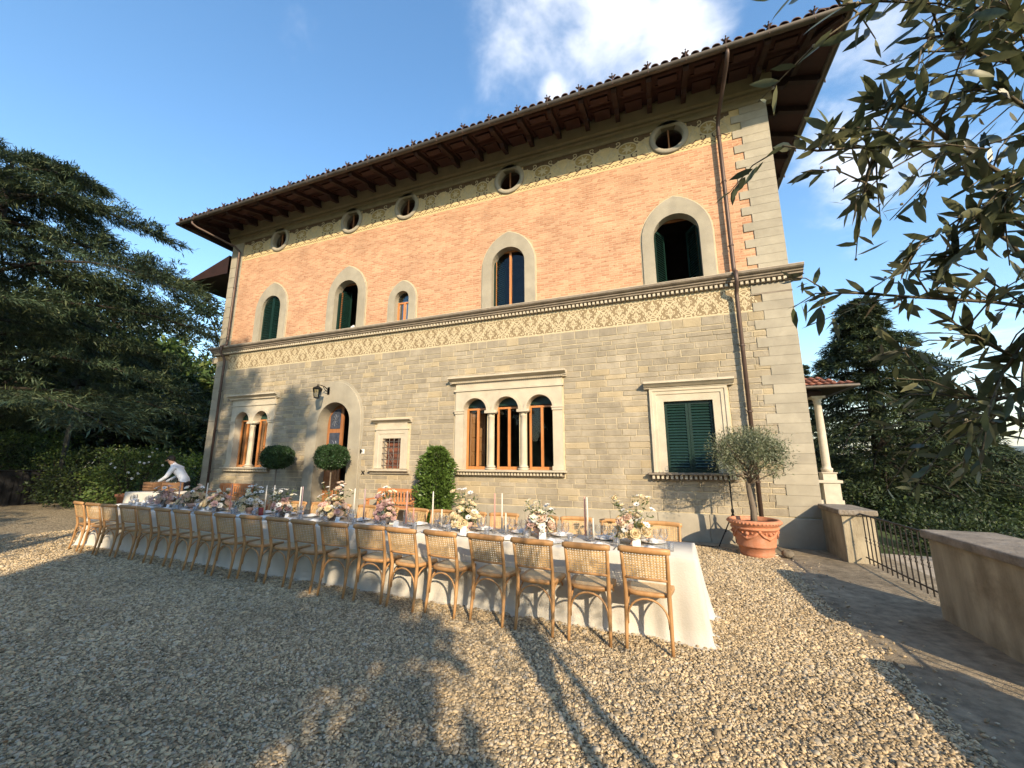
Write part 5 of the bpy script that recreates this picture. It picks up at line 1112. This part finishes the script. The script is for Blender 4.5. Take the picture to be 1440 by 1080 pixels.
def person():
    x, y = -15.75, -1.72; t = thing('person', 'waiter in a white shirt and dark apron bending over the serving table', 'person', (x, y, 0), radians(122))
    # skeleton: local +y is the way the body faces
    V = [(0,0,.98),(0,.06,1.12),(0,.20,1.30),(0,.30,1.42),(0,.36,1.49),(0,.43,1.56),(0,.47,1.66),
         (-.09,0,.95),(-.10,.03,.52),(-.11,0,.09),(-.11,.13,.04),(.09,0,.95),(.10,-.02,.52),(.11,-.06,.09),(.11,.08,.04),
         (-.18,.27,1.39),(-.25,.36,1.14),(-.20,.56,1.02),(-.17,.64,1.00),(.18,.27,1.39),(.25,.36,1.14),(.18,.56,1.01),(.15,.64,.99)]
    E_ = [(0,1),(1,2),(2,3),(3,4),(4,5),(5,6),(0,7),(7,8),(8,9),(9,10),(0,11),(11,12),(12,13),(13,14),(3,15),(15,16),(16,17),(17,18),(3,19),(19,20),(20,21),(21,22)]
    Rr = [.15,.145,.16,.13,.06,.085,.08,.10,.07,.05,.04,.10,.07,.05,.04,.075,.055,.04,.03,.075,.055,.04,.03]
    for s, w in ((-1, 18), (1, 22)):
        for k in range(5):
            i = len(V); bx, by, bz = V[w]; o_ = (k-2)*.018; L_ = (.05,.075,.085,.078,.06)[k]
            V += [(bx+o_, by+.03, bz), (bx+o_*1.25+(-s*.03 if k == (0 if s > 0 else 4) else 0), by+.03+L_*.6, bz-.012), (bx+o_*1.3, by+.03+L_, bz-.035)]; E_ += [(w, i), (i, i+1), (i+1, i+2)]; Rr += [.011,.010,.008]
    me = bpy.data.meshes.new('body'); me.from_pydata(V, E_, []); o = place('body', me, t)
    md = o.modifiers.new('skin', 'SKIN'); 
    if not me.skin_vertices: me.skin_vertices.new()
    for i, r in enumerate(Rr): me.skin_vertices[0].data[i].radius = (r, r*.8 if i < 4 else r)
    me.skin_vertices[0].data[0].use_root = True
    o.modifiers.new('sub', 'SUBSURF').levels = 2
    bpy.context.view_layer.update(); dg = bpy.context.evaluated_depsgraph_get(); ev = bpy.data.meshes.new_from_object(o.evaluated_get(dg))
    o.modifiers.clear(); o.data = ev; ev.materials.clear()
    for m in (M('skin', (.42,.24,.16), .55, .06, 6), M('white_shirt', (.74,.74,.75), .85, .06, 8, .3, 20), M('black_trousers', (.015,.015,.017), .8, .2, 6)): ev.materials.append(m)
    for p in ev.polygons:
        c_ = p.center; p.use_smooth = True
        p.material_index = 0 if (c_.z > 1.49 and c_.y > .33) or (c_.y > .57 and c_.z < 1.1) else (2 if c_.z < 1.0 and abs(c_.x) < .22 and c_.y < .35 else 1)
    h = MB(); h.ball((0,.455,1.645), (.088,.105,.095), 12, 8); h.v = [v for v in h.v]; h.v = [(x_, y_-.012 if z_ > 1.6 else y_-.05, z_+.012) for x_, y_, z_ in h.v]; h.build('hair', M('dark_hair', (.02,.014,.01), .6, .3, 30), t, True)
    f = MB(); f.ball((0,.565,1.60), (.013,.02,.02), 6, 4)
    for s in (-1, 1): f.ball((s*.085,.47,1.61), (.012,.02,.03), 6, 4); 
    f.build('face_features', MATS['skin'], t, True)
    e = MB()
    for s in (-1, 1): e.ball((s*.032,.548,1.625), (.011,.008,.008), 6, 4)
    e.build('eyes', BLACKM, t)
    MB().add([(-.17,.16,1.1),(.17,.16,1.1),(.17,.175,.55),(-.17,.175,.55),(-.17,.12,1.1),(.17,.12,1.1),(.17,.14,.55),(-.17,.14,.55)], [(0,1,2,3),(4,5,6,7),(0,1,5,4),(1,2,6,5),(2,3,7,6),(3,0,4,7)]).build('apron', MATS['black_trousers'], t)
person()
def far_at(px, py, r): p = dist(px, py, r); return float(p[0]), float(p[1])
x, y = far_at(182, 690, 17.5); pt2 = thing('terracotta_pot', 'plain terracotta pot in the shade beside the white flowering bush', 'pot', (x, y, 0))
MB().lathe([(.2,0),(.27,.5),(.31,.5),(.32,.58),(.28,.58),(.25,.5)], seg=20, capt=False).build('pot_body', TERRA, pt2, True); MB().lathe([(.26,.5),(0.001,.53)], seg=16, capb=False).build('soil', MATS['potting_soil'], pt2)
BLK = M('black_cloth_cover', (.003,.003,.004), .85, .2, 3, .2, 9)
p0, p1 = gnd(-60, 715), gnd(52, 709); dx, dy = p1[0]-p0[0], p1[1]-p0[1]; ln = hypot(dx, dy); bc_ = thing('bar_counter', 'black cloth covered bar counter at the shaded edge of the gravel', 'counter', (p0[0], p0[1], 0), atan2(dy, dx))
b = MB(); L_ = [(ln*i/30, .03*sin(i*1.7)) for i in range(31)]
b.strip([(x_, y_, 0) for x_, y_ in L_], [(x_, 0, 1.2) for x_, y_ in L_]); b.box(0, ln, .06, .9, .0, 1.19); b.build('cover', BLK, bc_); MB().chbox(-.05, ln+.05, -.05, .95, 1.2, 1.24, .01).build('counter_top', BLK, bc_)
q = gnd(76, 706); lp = thing('floodlight_pole', 'dark metal pole on a square black base beside the bar counter', 'pole', (q[0], q[1], 0))
MB().chbox(-.42, .42, -.42, .42, 0, 1.0, .03).build('base', BLK, lp); MB().tube([(0,0,1.0),(0,0,4.6)], .09, 8).build('pole', M('dark_pole_metal', (.02,.022,.02), .5, .2, 5, metal=.4), lp)
MB().box(-.25,.25,-.12,.12,4.6,4.85).build('lamp_head', BLACKM, lp)

# ================================================================== trees and planting
CEDAR = M('cedar_needles', (.044,.070,.036), .6, .3, .8, island=.4, trans=.15, sub=((.125,.145,.06), .28, .8), spec=.3)
SPRUCE = M('spruce_needles', (.034,.052,.022), .6, .3, .8, island=.4, trans=.12, sub=((.085,.10,.03), .25, .8), spec=.3)
OAKL = M('dark_evergreen_leaf', (.026,.042,.014), .5, .3, 1, island=.45, trans=.15, sub=((.075,.10,.025), .18, .8), spec=.3)
BROAD = M('mid_green_leaf', (.068,.11,.028), .5, .3, 1, island=.45, trans=.28, sub=((.17,.20,.05), .25, .8), spec=.3)
def conifer(name, label, base, H, R0, nlimb, nsub, nspray, mat, seed, droop, z0=1.5, group=None, Ls=.42, flat=.9, top_round=.0, az=None, wid=(.14,.26)):
    """layered conifer: limbs leave the trunk in tiers, side twigs spread flat and hang at the tips"""
    rs = np.random.default_rng(seed); t = thing(name, label, 'tree', base, 0, group); b = MB()
    b.tube([(0,0,-2),(0,0,H*.3),(.1,0,H*.7),(.05,.05,H)], [R0*.075,R0*.062,R0*.035,.03], 10)
    PP, DD, LL = [], [], []
    for i in range(nlimb):
        h = z0+(H-z0)*((i+.5)/nlimb)**.9; f = (h-z0)/(H-z0); prof = (1-f)**(.80) if not top_round else sqrt(max(0, 1-f**2.2))*.95+.05
        L_ = R0*max(.12, prof)*rs.uniform(.62, 1.15); a = i*2.39996+rs.uniform(-.35,.35) if az is None else az[0]+(az[1]-az[0])*rs.random()
        d = np.array([cos(a), sin(a), 0]); rise = rs.uniform(.10,.28)*(1 if droop < .5 else .4); s = np.array([-d[1], d[0], 0])
        tt = np.linspace(0, 1, 8); pts = [np.array([0,0,h])+d*L_*q+np.array([0,0,1])*(rise*L_*q-droop*L_*q**2.2) for q in tt]
        b.tube(pts, [max(.012, R0*.010*(1-.85*q)) for q in tt], 5)
        for k in range(nsub):
            q = .12+.88*(k+rs.random())/nsub; o = np.array([0,0,h])+d*L_*q+np.array([0,0,1])*(rise*L_*q-droop*L_*q**2.2)
            side = 1 if k % 2 else -1; tl = L_*(.10+.34*(1-q)**.7)*rs.uniform(.6,1.15)+.25; td = d*rs.uniform(.3,.9)+s*side*rs.uniform(.5,1.1)+np.array([0,0,rs.normal(.02,.10)]); td /= np.linalg.norm(td)
            m_ = nspray; u = rs.random(m_)**.8; dr = (droop*.55)*u**2*tl
            p = o+td*(u*tl)[:,None]; p[:,2] -= dr; p += rs.normal(0, .09, (m_,3))*[1,1,.35]
            PP.append(p); dd = np.tile(td, (m_,1))+rs.normal(0, .55, (m_,3)); dd[:,2] -= .25+droop*.5*u; DD.append(dd); LL.append(Ls*rs.uniform(.5,1.15,m_))
    b.build('trunk', BARK_D, t, True, weld=False)
    P, D, L_ = np.concatenate(PP), np.concatenate(DD), np.concatenate(LL)
    Nn = np.tile([0,0,1.], (len(P),1))+rs.normal(0, .45, (len(P),3))
    place('crown', leaf_mesh('crown', P, D, Nn, L_, L_*rs.uniform(wid[0],wid[1],len(P)), mat), t); return t
def broad_tree(name, label, base, H, rx, ry, zlow, nclump, nleaf, Ls, mat, seed, group=None, tr=.16, spread=.5, cat='tree'):
    rs = np.random.default_rng(seed); t = thing(name, label, cat, base, 0, group); b = MB()
    b.tube([(0,0,-1),(.05,0,H*.25),(0,.08,H*.55),(.05,0,H*.85)], [tr,tr*.85,tr*.55,tr*.2], 9)
    zc, rz = (H+zlow)/2, (H-zlow)/2; D0 = unit(rs.normal(size=(nclump,3))); rad = rs.uniform(.35, .95, nclump)**.6; C_ = D0*rad[:,None]*[rx, ry, rz]+[0,0,zc]
    for k in range(0, nclump, max(1, nclump//14)): b.tube([(0,0,max(.2*H, C_[k,2]-.5*rx)), tuple(C_[k]*.55+np.array([0,0,C_[k,2]*.35])), tuple(C_[k])], [tr*.45,tr*.25,tr*.06], 5)
    b.build('trunk', BARK_D, t, True, weld=False)
    i = rs.integers(0, nclump, nleaf); cs_ = spread*rs.uniform(.6,1.3,nclump)[i]; off = unit(rs.normal(size=(nleaf,3)))*(rs.random(nleaf)**.5*cs_)[:,None]*[1,1,.7]
    P = C_[i]+off; D = off+rs.normal(0,.35,(nleaf,3)); L_ = Ls*rs.uniform(.6,1.25,nleaf)
    Nn = np.tile([0,0,1.], (nleaf,1))+rs.normal(0,.7,(nleaf,3))
    place('crown', leaf_mesh('crown', P, D, Nn, L_, L_*rs.uniform(.4,.6,nleaf), mat), t); return t
# the big cedar at the left
cx, cy_ = far_at(-110, 690, 22.5)
conifer('cedar_tree', 'huge old cedar with layered drooping branches left of the villa', (cx, cy_, 0), 12.7, 8.0, 46, 46, 115, CEDAR, 21, .32, 3.0, Ls=.25, top_round=1, wid=(.10,.18))
# dark planting behind the yard on the left
GL = 'dark trees behind the shaded yard'
for k, (px, r, H, rx, label, mat) in enumerate(((-40,33,10,6,'dark evergreen tree behind the bar counter under the cedar',OAKL), (70,36,8.5,5.5,'dark evergreen tree rising behind the floodlight pole',OAKL), (165,33,8.0,5.0,'dark broadleaf tree behind the shaded hedge',OAKL), (235,36,8.4,5,'lighter green tree on the slope behind the flowering bush',BROAD), (300,38,8.2,4.5,'dark tree on the slope at the far corner of the villa',OAKL), (120,46,13,7,'tall dark tree on the hillside beyond the cedar',OAKL), (290,60,15,9,'broad tree on the hillside beyond the villa corner',OAKL), (10,50,14,8,'large dark tree on the hillside behind the cedar trunk',OAKL))):
    x, y = far_at(px, 645, r); z = float(hills(np.array([x]), np.array([y]))[0]); broad_tree('evergreen_tree', label, (x, y, z-.3), H, rx, rx*.8, .2, 60, 9000, .42, mat, 100+k, GL, .22, 1.1)
HEDGE = OAKL
def shrub(px, r, H, rx, ry, label, mat, n, Ls, seed, flowers=0, name='shrub', cat='shrub', py=645):
    x, y = far_at(px, py, r); z = max(-.2, float(hills(np.array([x]), np.array([y]))[0])); rs = np.random.default_rng(seed); t = thing(name, label, cat, (x, y, z))
    b = MB()
    for k in range(6): a = k*1.05; b.tube([(.1*cos(a), .1*sin(a), -.2), (.3*rx*cos(a), .3*ry*sin(a), H*.45), (.6*rx*cos(a), .6*ry*sin(a), H*.8)], [.03,.02,.008], 5)
    b.build('stems', BARK_D, t, weld=False)
    D0 = unit(rs.normal(size=(n,3))); lump = 1+.18*np.sin(D0[:,0]*7+seed)*np.cos(D0[:,1]*6)+.12*np.sin(D0[:,2]*11); P = D0*(rs.uniform(.45,1.04,n)**.7*lump)[:,None]*[rx, ry, H*.52]+[0,0,H*.5]; P[:,2] = np.abs(P[:,2]); D = D0+rs.normal(0,.6,(n,3)); L_ = Ls*rs.uniform(.6,1.3,n)
    place('foliage', leaf_mesh('foliage', P, D, rnd_dir(n)+[0,0,.6], L_, L_*.5, mat), t)
    for k in range(flowers):
        d = unit(rs.normal(size=3)); d[2] = abs(d[2]); c_ = CAM-np.array([x, y, 0]); d = unit(d+.5*unit(c_)); q = d*[rx, ry, H*.52]*1.05+[0,0,H*.5]
        place('blossom', BL['white'], t, q, Vector(d).to_track_quat('Z','Y').to_euler(), rs.uniform(.7, 1.2))
    return t
shrub(196, 18.5, 2.1, 1.5, 1.2, 'rose bush dotted with white blossoms behind the serving table', BROAD, 5200, .10, 31, 34)
shrub(275, 19.5, 1.9, 1.0, 1.0, 'pale green bush beside the far corner of the villa', LAUREL, 4200, .09, 32)
shrub(133, 21.0, 1.5, 1.9, 1.3, 'low clipped dark hedge bush in the shade behind the chairs', OAKL, 6000, .09, 33, name='hedge_bush')
shrub(95, 23.5, 2.1, 1.2, 1.0, 'thin green sapling shrub beside the floodlight pole', BROAD, 1500, .10, 34)
shrub(30, 27.0, 2.6, 2.6, 1.6, 'ragged olive green bush behind the bar counter', BROAD, 6500, .12, 35)
shrub(160, 24.5, 2.2, 2.0, 1.5, 'dark bush deep in the shade under the cedar', OAKL, 5000, .12, 36)
shrub(-30, 26.0, 2.4, 2.2, 1.6, 'dark leafy bush at the far end of the bar counter', OAKL, 5000, .12, 37)
shrub(232, 24.0, 2.0, 1.8, 1.5, 'dark green bush behind the waiter', OAKL, 5000, .11, 38)
# conifers and woods below the terrace on the right
def hz(x, y): return float(hills(np.array([x]), np.array([y]))[0])
for k, (px, r, yt, R_, label, nl) in enumerate(((1243,26,418,6.8,'broad dark spruce rising beyond the iron railing',100), (1143,46,508,3.6,'narrow conifer seen behind the porch roof',60), (1318,30,500,3.8,'mid height conifer merging with the broad spruce',55), (1362,29,572,3.2,'short dark conifer beside the bright slope trees',50), (1398,33,628,3.0,'low conifer at the edge of the bright slope trees',45))):
    x, y = far_at(px, 645, r); z = hz(x, y)-.4; conifer('spruce_tree', label, (x, y, z), float(dist(px, yt, r)[2])-z, R_, nl, 24, 44, SPRUCE, 60+k, .42, .4, 'conifers below the terrace', Ls=.28)
for k, (px, r, yt, rx, label) in enumerate(((1405,40,676,5.0,'bright green broadleaf tree on the slope below the parapet'), (1470,34,684,4.5,'leafy tree on the slope behind the thick parapet wall'), (1385,62,670,6.5,'green tree farther down the wooded slope'), (1440,80,667,8,'rounded tree low on the wooded slope'), (1335,48,640,6,'green tree between the conifers and the slope'), (1300,22,704,2.6,'low dark tree just beyond the iron railing'), (1410,24,718,3.2,'low green tree just beyond the parapet coping'), (1190,24,668,2.4,'dark green tree behind the porch column'))):
    x, y = far_at(px, 645, r); z = hz(x, y)-.3; H = max(2.5, float(dist(px, yt, r)[2])-z); z = float(dist(px, yt, r)[2])-H
    broad_tree('slope_tree', label, (x, y, z), H, rx, rx, .1, 70, 9000 if r > 30 else 20000, .30 if r > 30 else .13, BROAD if k not in (5,7) else OAKL, 200+k, 'trees on the slope below the terrace', .2, 1.0 if r > 30 else .7)
def far_wood():
    rs = np.random.default_rng(77); n = 46000; r = 70+rs.random(n)**2*1500; a = rs.uniform(-.1, 1.45, n); x = -2.7+r*np.cos(a); y = -9.4+r*np.sin(a); hb = 6*(.5+.5*np.sin(x*.21)*np.cos(y*.19)); z = hills(x, y)+rs.random(n)*(4+hb); L_ = (.9+r*.007)*rs.uniform(.7,1.3,n)
    o = place('far_wood', leaf_mesh('far_wood', np.stack([x,y,z],1), rnd_dir(n)+[0,0,.3], rnd_dir(n)+[0,0,.8], L_, L_*.7, BROAD)); tag(o, 'distant wood covering the valley side below the terrace', 'wood', kind='stuff')
far_wood()
# evergreen tree leaning over the place where the photograph is taken
NEARL = M('leathery_evergreen_leaf', (.092,.105,.048), .36, .25, 5, island=.42, trans=.34, sub=((.25,.25,.13), .24, .8), spec=.5); NBARK = M('grey_twig_bark', (.14,.115,.075), .8, .3, 20, .4, 60)
def near_tree():
    rs = np.random.default_rng(12); bx, by = -.95, -9.75
    t = thing('evergreen_tree', 'evergreen tree with narrow leathery leaves reaching over the path', 'tree', (bx, by, 0)); B = np.array([bx, by, 0])
    q = lambda px, py, d: CAM+ray(px, py)*d-B
    crown_c = np.array([.15, .25, 2.7]); tw = []
    main = [
     [(1560,330,1.75),(1450,270,1.55),(1345,205,1.40),(1235,205,1.28),(1150,212,1.22),(1100,205,1.2)],
     [(1345,205,1.40),(1290,160,1.36),(1235,140,1.34)],
     [(1235,205,1.28),(1220,245,1.28),(1212,285,1.3)],
     [(1560,140,1.75),(1460,95,1.5),(1385,80,1.4),(1330,50,1.36),(1290,55,1.36)],
     [(1560,-20,1.7),(1440,-40,1.5),(1330,-22,1.38),(1230,2,1.32),(1180,8,1.3)],
     [(1600,480,1.7),(1500,440,1.55),(1400,425,1.45),(1290,418,1.38),(1200,412,1.32),(1155,412,1.3)],
     [(1500,440,1.55),(1420,340,1.45),(1360,300,1.42),(1310,335,1.4)],
     [(1600,560,1.7),(1490,530,1.55),(1400,490,1.48),(1335,450,1.42)],
     [(1490,530,1.55),(1420,560,1.5),(1350,560,1.48),(1285,545,1.46)],
     [(1600,640,1.7),(1500,600,1.58),(1420,590,1.52),(1370,600,1.5),(1330,595,1.5)],
     [(1580,420,1.7),(1490,360,1.55),(1430,310,1.5),(1385,250,1.45)],
     [(1600,250,1.7),(1500,190,1.55),(1440,150,1.48),(1400,120,1.45),(1350,130,1.42)],
     [(1600,330,1.6),(1480,420,1.5),(1440,480,1.5),(1400,540,1.5)],
     [(1600,80,1.7),(1480,30,1.5),(1410,20,1.45),(1365,10,1.42)],
     [(1600,200,1.5),(1480,240,1.4),(1425,260,1.4),(1375,330,1.4),(1330,370,1.4)]]
    b = MB(); LP, LD, LN, LL = [], [], [], []
    def leafy(P, n, l0):
        P = np.array(P); seg = np.linalg.norm(np.diff(P, axis=0), axis=1); cum = np.concatenate([[0], np.cumsum(seg)])
        for k in range(n):
            s_ = cum[-1]*(.25+.75*(k+rs.random())/n); j = min(len(seg)-1, np.searchsorted(cum, s_)-1); j = max(j, 0); f = (s_-cum[j])/max(seg[j], 1e-6); p = P[j]*(1-f)+P[j+1]*f; tdir = unit(P[j+1]-P[j])
            d = unit(tdir*rs.uniform(.35,1.1)+rs.normal(0,.55,3)+np.array([0,0,rs.normal(-.05,.2)])); LP.append(p); LD.append(d); LN.append(unit(rs.normal(0,.6,3)+[0,0,.8])); LL.append(l0*rs.uniform(.6,1.25))
    for m_ in main:
        P = [q(*v) for v in m_]; b.tube(P, [.0042*(1-.75*i/(len(P)-1))+.0010 for i in range(len(P))], 6); leafy(P[1:], 9+3*len(P), .062)
        for i in range(1, len(P)):
            for k in range(3):
                p = P[i-1]+(P[i]-P[i-1])*rs.random(); a = unit(P[i]-P[i-1]); d = unit(a*rs.uniform(.3,.9)+rs.normal(0,.6,3)); l = rs.uniform(.09,.24); e = p+d*l+np.array([0,0,-.02])
                if np.linalg.norm(e+B-CAM) < .95: continue
                b.tube([p, p+d*l*.5+np.array([0,0,.01]), e], [.0022,.0016,.001], 5); leafy([p, p+d*l*.5, e], 7, .056)
    # trunk, limbs and the part of the crown outside the picture
    trunk = [(0,0,-.1),(.03,.02,.6),(-.02,.05,1.2),(.05,.05,1.8),(.1,.1,2.6)]; b2 = MB(); b2.tube(trunk, [.075,.06,.052,.045,.03], 9); b2.tube([(.35,.1,-.1),(.42,.12,.9),(.3,.12,1.9),(.35,.2,2.8)], [.055,.045,.04,.02], 8)
    for m_ in main:
        if m_[0][0] < 1540: continue
        e = q(*m_[0]); b2.tube([(.05,.05,1.9), tuple(np.array([.1,.1,2.0])*.4+e*.6+[0,0,.1]), tuple(e)], [.03,.018,.010], 6)
    b2.build('trunk', BARK, t, True, weld=False); b.build('twigs', NBARK, t, True, weld=False)
    LP, LD, LN, LL = map(np.array, (LP, LD, LN, LL)); dcam = np.linalg.norm(LP+B-CAM, axis=1)
    # keep leaves off the lens and choose the 300 that show largest
    LL *= np.clip((dcam-.8)/.3, .25, 1); proj = (LP+B-CAM); dep = proj@FWD; px = 720+FPX*(proj@RIGHT)/dep; inside = px < 1450
    order = np.argsort(-(LL/dep*inside)); top = order[:300]; rest = order[300:]
    lm = MB(); S_ = [(0,.0),(.12,.055),(.3,.12),(.55,.135),(.8,.08),(1,.0)]
    vs = [(0,0,0)]+[(x_,-w,.05*w+.06*x_*(1-x_)) for x_, w in S_[1:-1]]+[(1,0,-.03)]+[(x_,w,.05*w+.06*x_*(1-x_)) for x_, w in S_[-2:0:-1]]
    mids = [(x_,0,-.02+.06*x_*(1-x_)) for x_, w in S_[1:-1]]
    lm.add(vs+mids, [(0,1,10),(1,2,11,10),(2,3,12,11),(3,4,13,12),(4,5,13),(5,6,13),(6,7,12,13),(7,8,11,12),(8,9,10,11),(9,0,10)]); lm = lm.mesh('leaf', NEARL, True)
    for i in top:
        d, n_ = LD[i], LN[i]; y_ = unit(np.cross(n_, d)); z_ = np.cross(d, y_); Mx = Matrix((( d[0],y_[0],z_[0],0),(d[1],y_[1],z_[1],0),(d[2],y_[2],z_[2],0),(0,0,0,1)))
        o = place('leaf', lm, t); o.matrix_local = Matrix.Translation(LP[i])@Mx@Matrix.Scale(float(LL[i]), 4)
    V, F = leaves6(LP[rest], LD[rest], LN[rest], LL[rest], LL[rest]*.27)
    tag(place('foliage', np_mesh('foliage', V, F, NEARL), t), kind='stuff')
    n = 1300; P = crown_c+unit(rs.normal(size=(n,3)))*(rs.random(n)**.4)[:,None]*[.95,.75,.95]; pw_ = P+B-CAM; ok = (np.hypot(pw_[:,0], pw_[:,1]) > .9) & (np.degrees(np.arctan2(pw_[:,1], pw_[:,0])) < 44); P = P[ok]; n = len(P)
    tag(place('upper_foliage', leaf_mesh('upper_foliage', P, rnd_dir(n), rnd_dir(n), RNG.uniform(.06,.10,n), RNG.uniform(.02,.03,n), NEARL), t), kind='stuff')
    fl = MB()
    for i in rest[:160]: fl.ball(LP[i]+LN[i]*.01, .0035, 5, 3)
    tag(fl.build('tiny_buds', M('cream_buds', (.42,.36,.24), .7, .2, 9), t), kind='stuff')
near_tree()
# trees behind the photographer, whose shade lies across the gravel
GS = 'trees along the near edge of the yard'
for k, (x, y, H, rx, ry, zl, n, label) in enumerate(((.0,-14.3,6.6,1.3,1.5,.2,8000,'slim holm oak at the near edge of the yard beside the parapet'), (-1.9,-14.6,6.9,1.9,1.6,.2,9000,'holm oak at the near edge of the yard beside the tall cypress'), (-3.8,-14.8,6.7,1.4,1.7,.2,8000,'holm oak at the near edge of the yard in front of the pine'), (-8.2,-14.6,6.2,1.8,1.7,.2,9000,'wide holm oak at the near edge of the yard'), (-12.8,-13.8,6.0,1.9,1.8,.2,8000,'holm oak near the far corner of the yard'))):
    broad_tree('holm_oak', label, (x, y, 0), H, rx, ry, zl, 50, n, .26, OAKL, 300+k, GS, .16, .62)
for k, (x, y, H, rx, label) in enumerate(((-2.1,-15.2,13.6,1.25,'tall slender cypress behind the holm oaks'), (-5.9,-15.8,15.2,2.2,'tall ragged pine behind the holm oaks'))):
    broad_tree('cypress_tree', label, (x, y, 0), H, rx, rx, 1.0 if k == 0 else 8.2, 75, 11000 if k == 0 else 9000, .26, OAKL, 320+k, GS, .2, .55 if k == 0 else .6)
for k, (x, y, H, rx, ry, label, n) in enumerate(((2.55,-1.0,1.15,.85,1.1,'low dark bush just outside the iron railing',6500), (2.6,-3.0,1.15,.85,1.2,'low dark bush outside the parapet opposite the gate',6500), (2.6,1.3,1.2,.9,1.3,'low bush beside the porch balustrade',6500))):
    p_ = (x, y); t = shrub(0, 1, H, rx, ry, label, OAKL, n, .07, 400+k); t.location = (x, y, hz(x, y)-.25)

# ================================================================== air between the terrace and the far hills
def haze():
    b = MB(); b.box(-10600, 10600, -10600, 10600, -160, 300); m = bpy.data.materials.new('thin_valley_air'); m.use_nodes = True; nt = m.node_tree; nt.nodes.clear()
    out = nt.nodes.new('ShaderNodeOutputMaterial'); v = nt.nodes.new('ShaderNodeVolumePrincipled'); v.inputs['Color'].default_value = (.72,.82,.95,1); v.inputs['Density'].default_value = 9e-5; v.inputs['Anisotropy'].default_value = .1
    nt.links.new(v.outputs[0], out.inputs['Volume']); tag(b.build('haze', m), kind='stuff')
haze()

def fallen_leaves():
    n = 260; x = RNG.uniform(-9, -.2, n); y = RNG.uniform(-8.6, -1.0, n); P = np.stack([x, y, np.full(n, .022)], 1); D = np.stack([RNG.normal(size=n), RNG.normal(size=n), RNG.normal(0,.15,n)], 1); L_ = RNG.uniform(.025,.055,n)
    tag(place('fallen_leaves', np_mesh('fallen_leaves', *leaves6(P, D, np.tile([0,0,1.], (n,1))+RNG.normal(0,.25,(n,3)), L_, L_*.45), M('dry_brown_leaf', (.19,.115,.05), .8, .3, 5, island=.4))), 'dry brown leaves scattered over the gravel and the path', 'leaves', kind='stuff')
fallen_leaves()
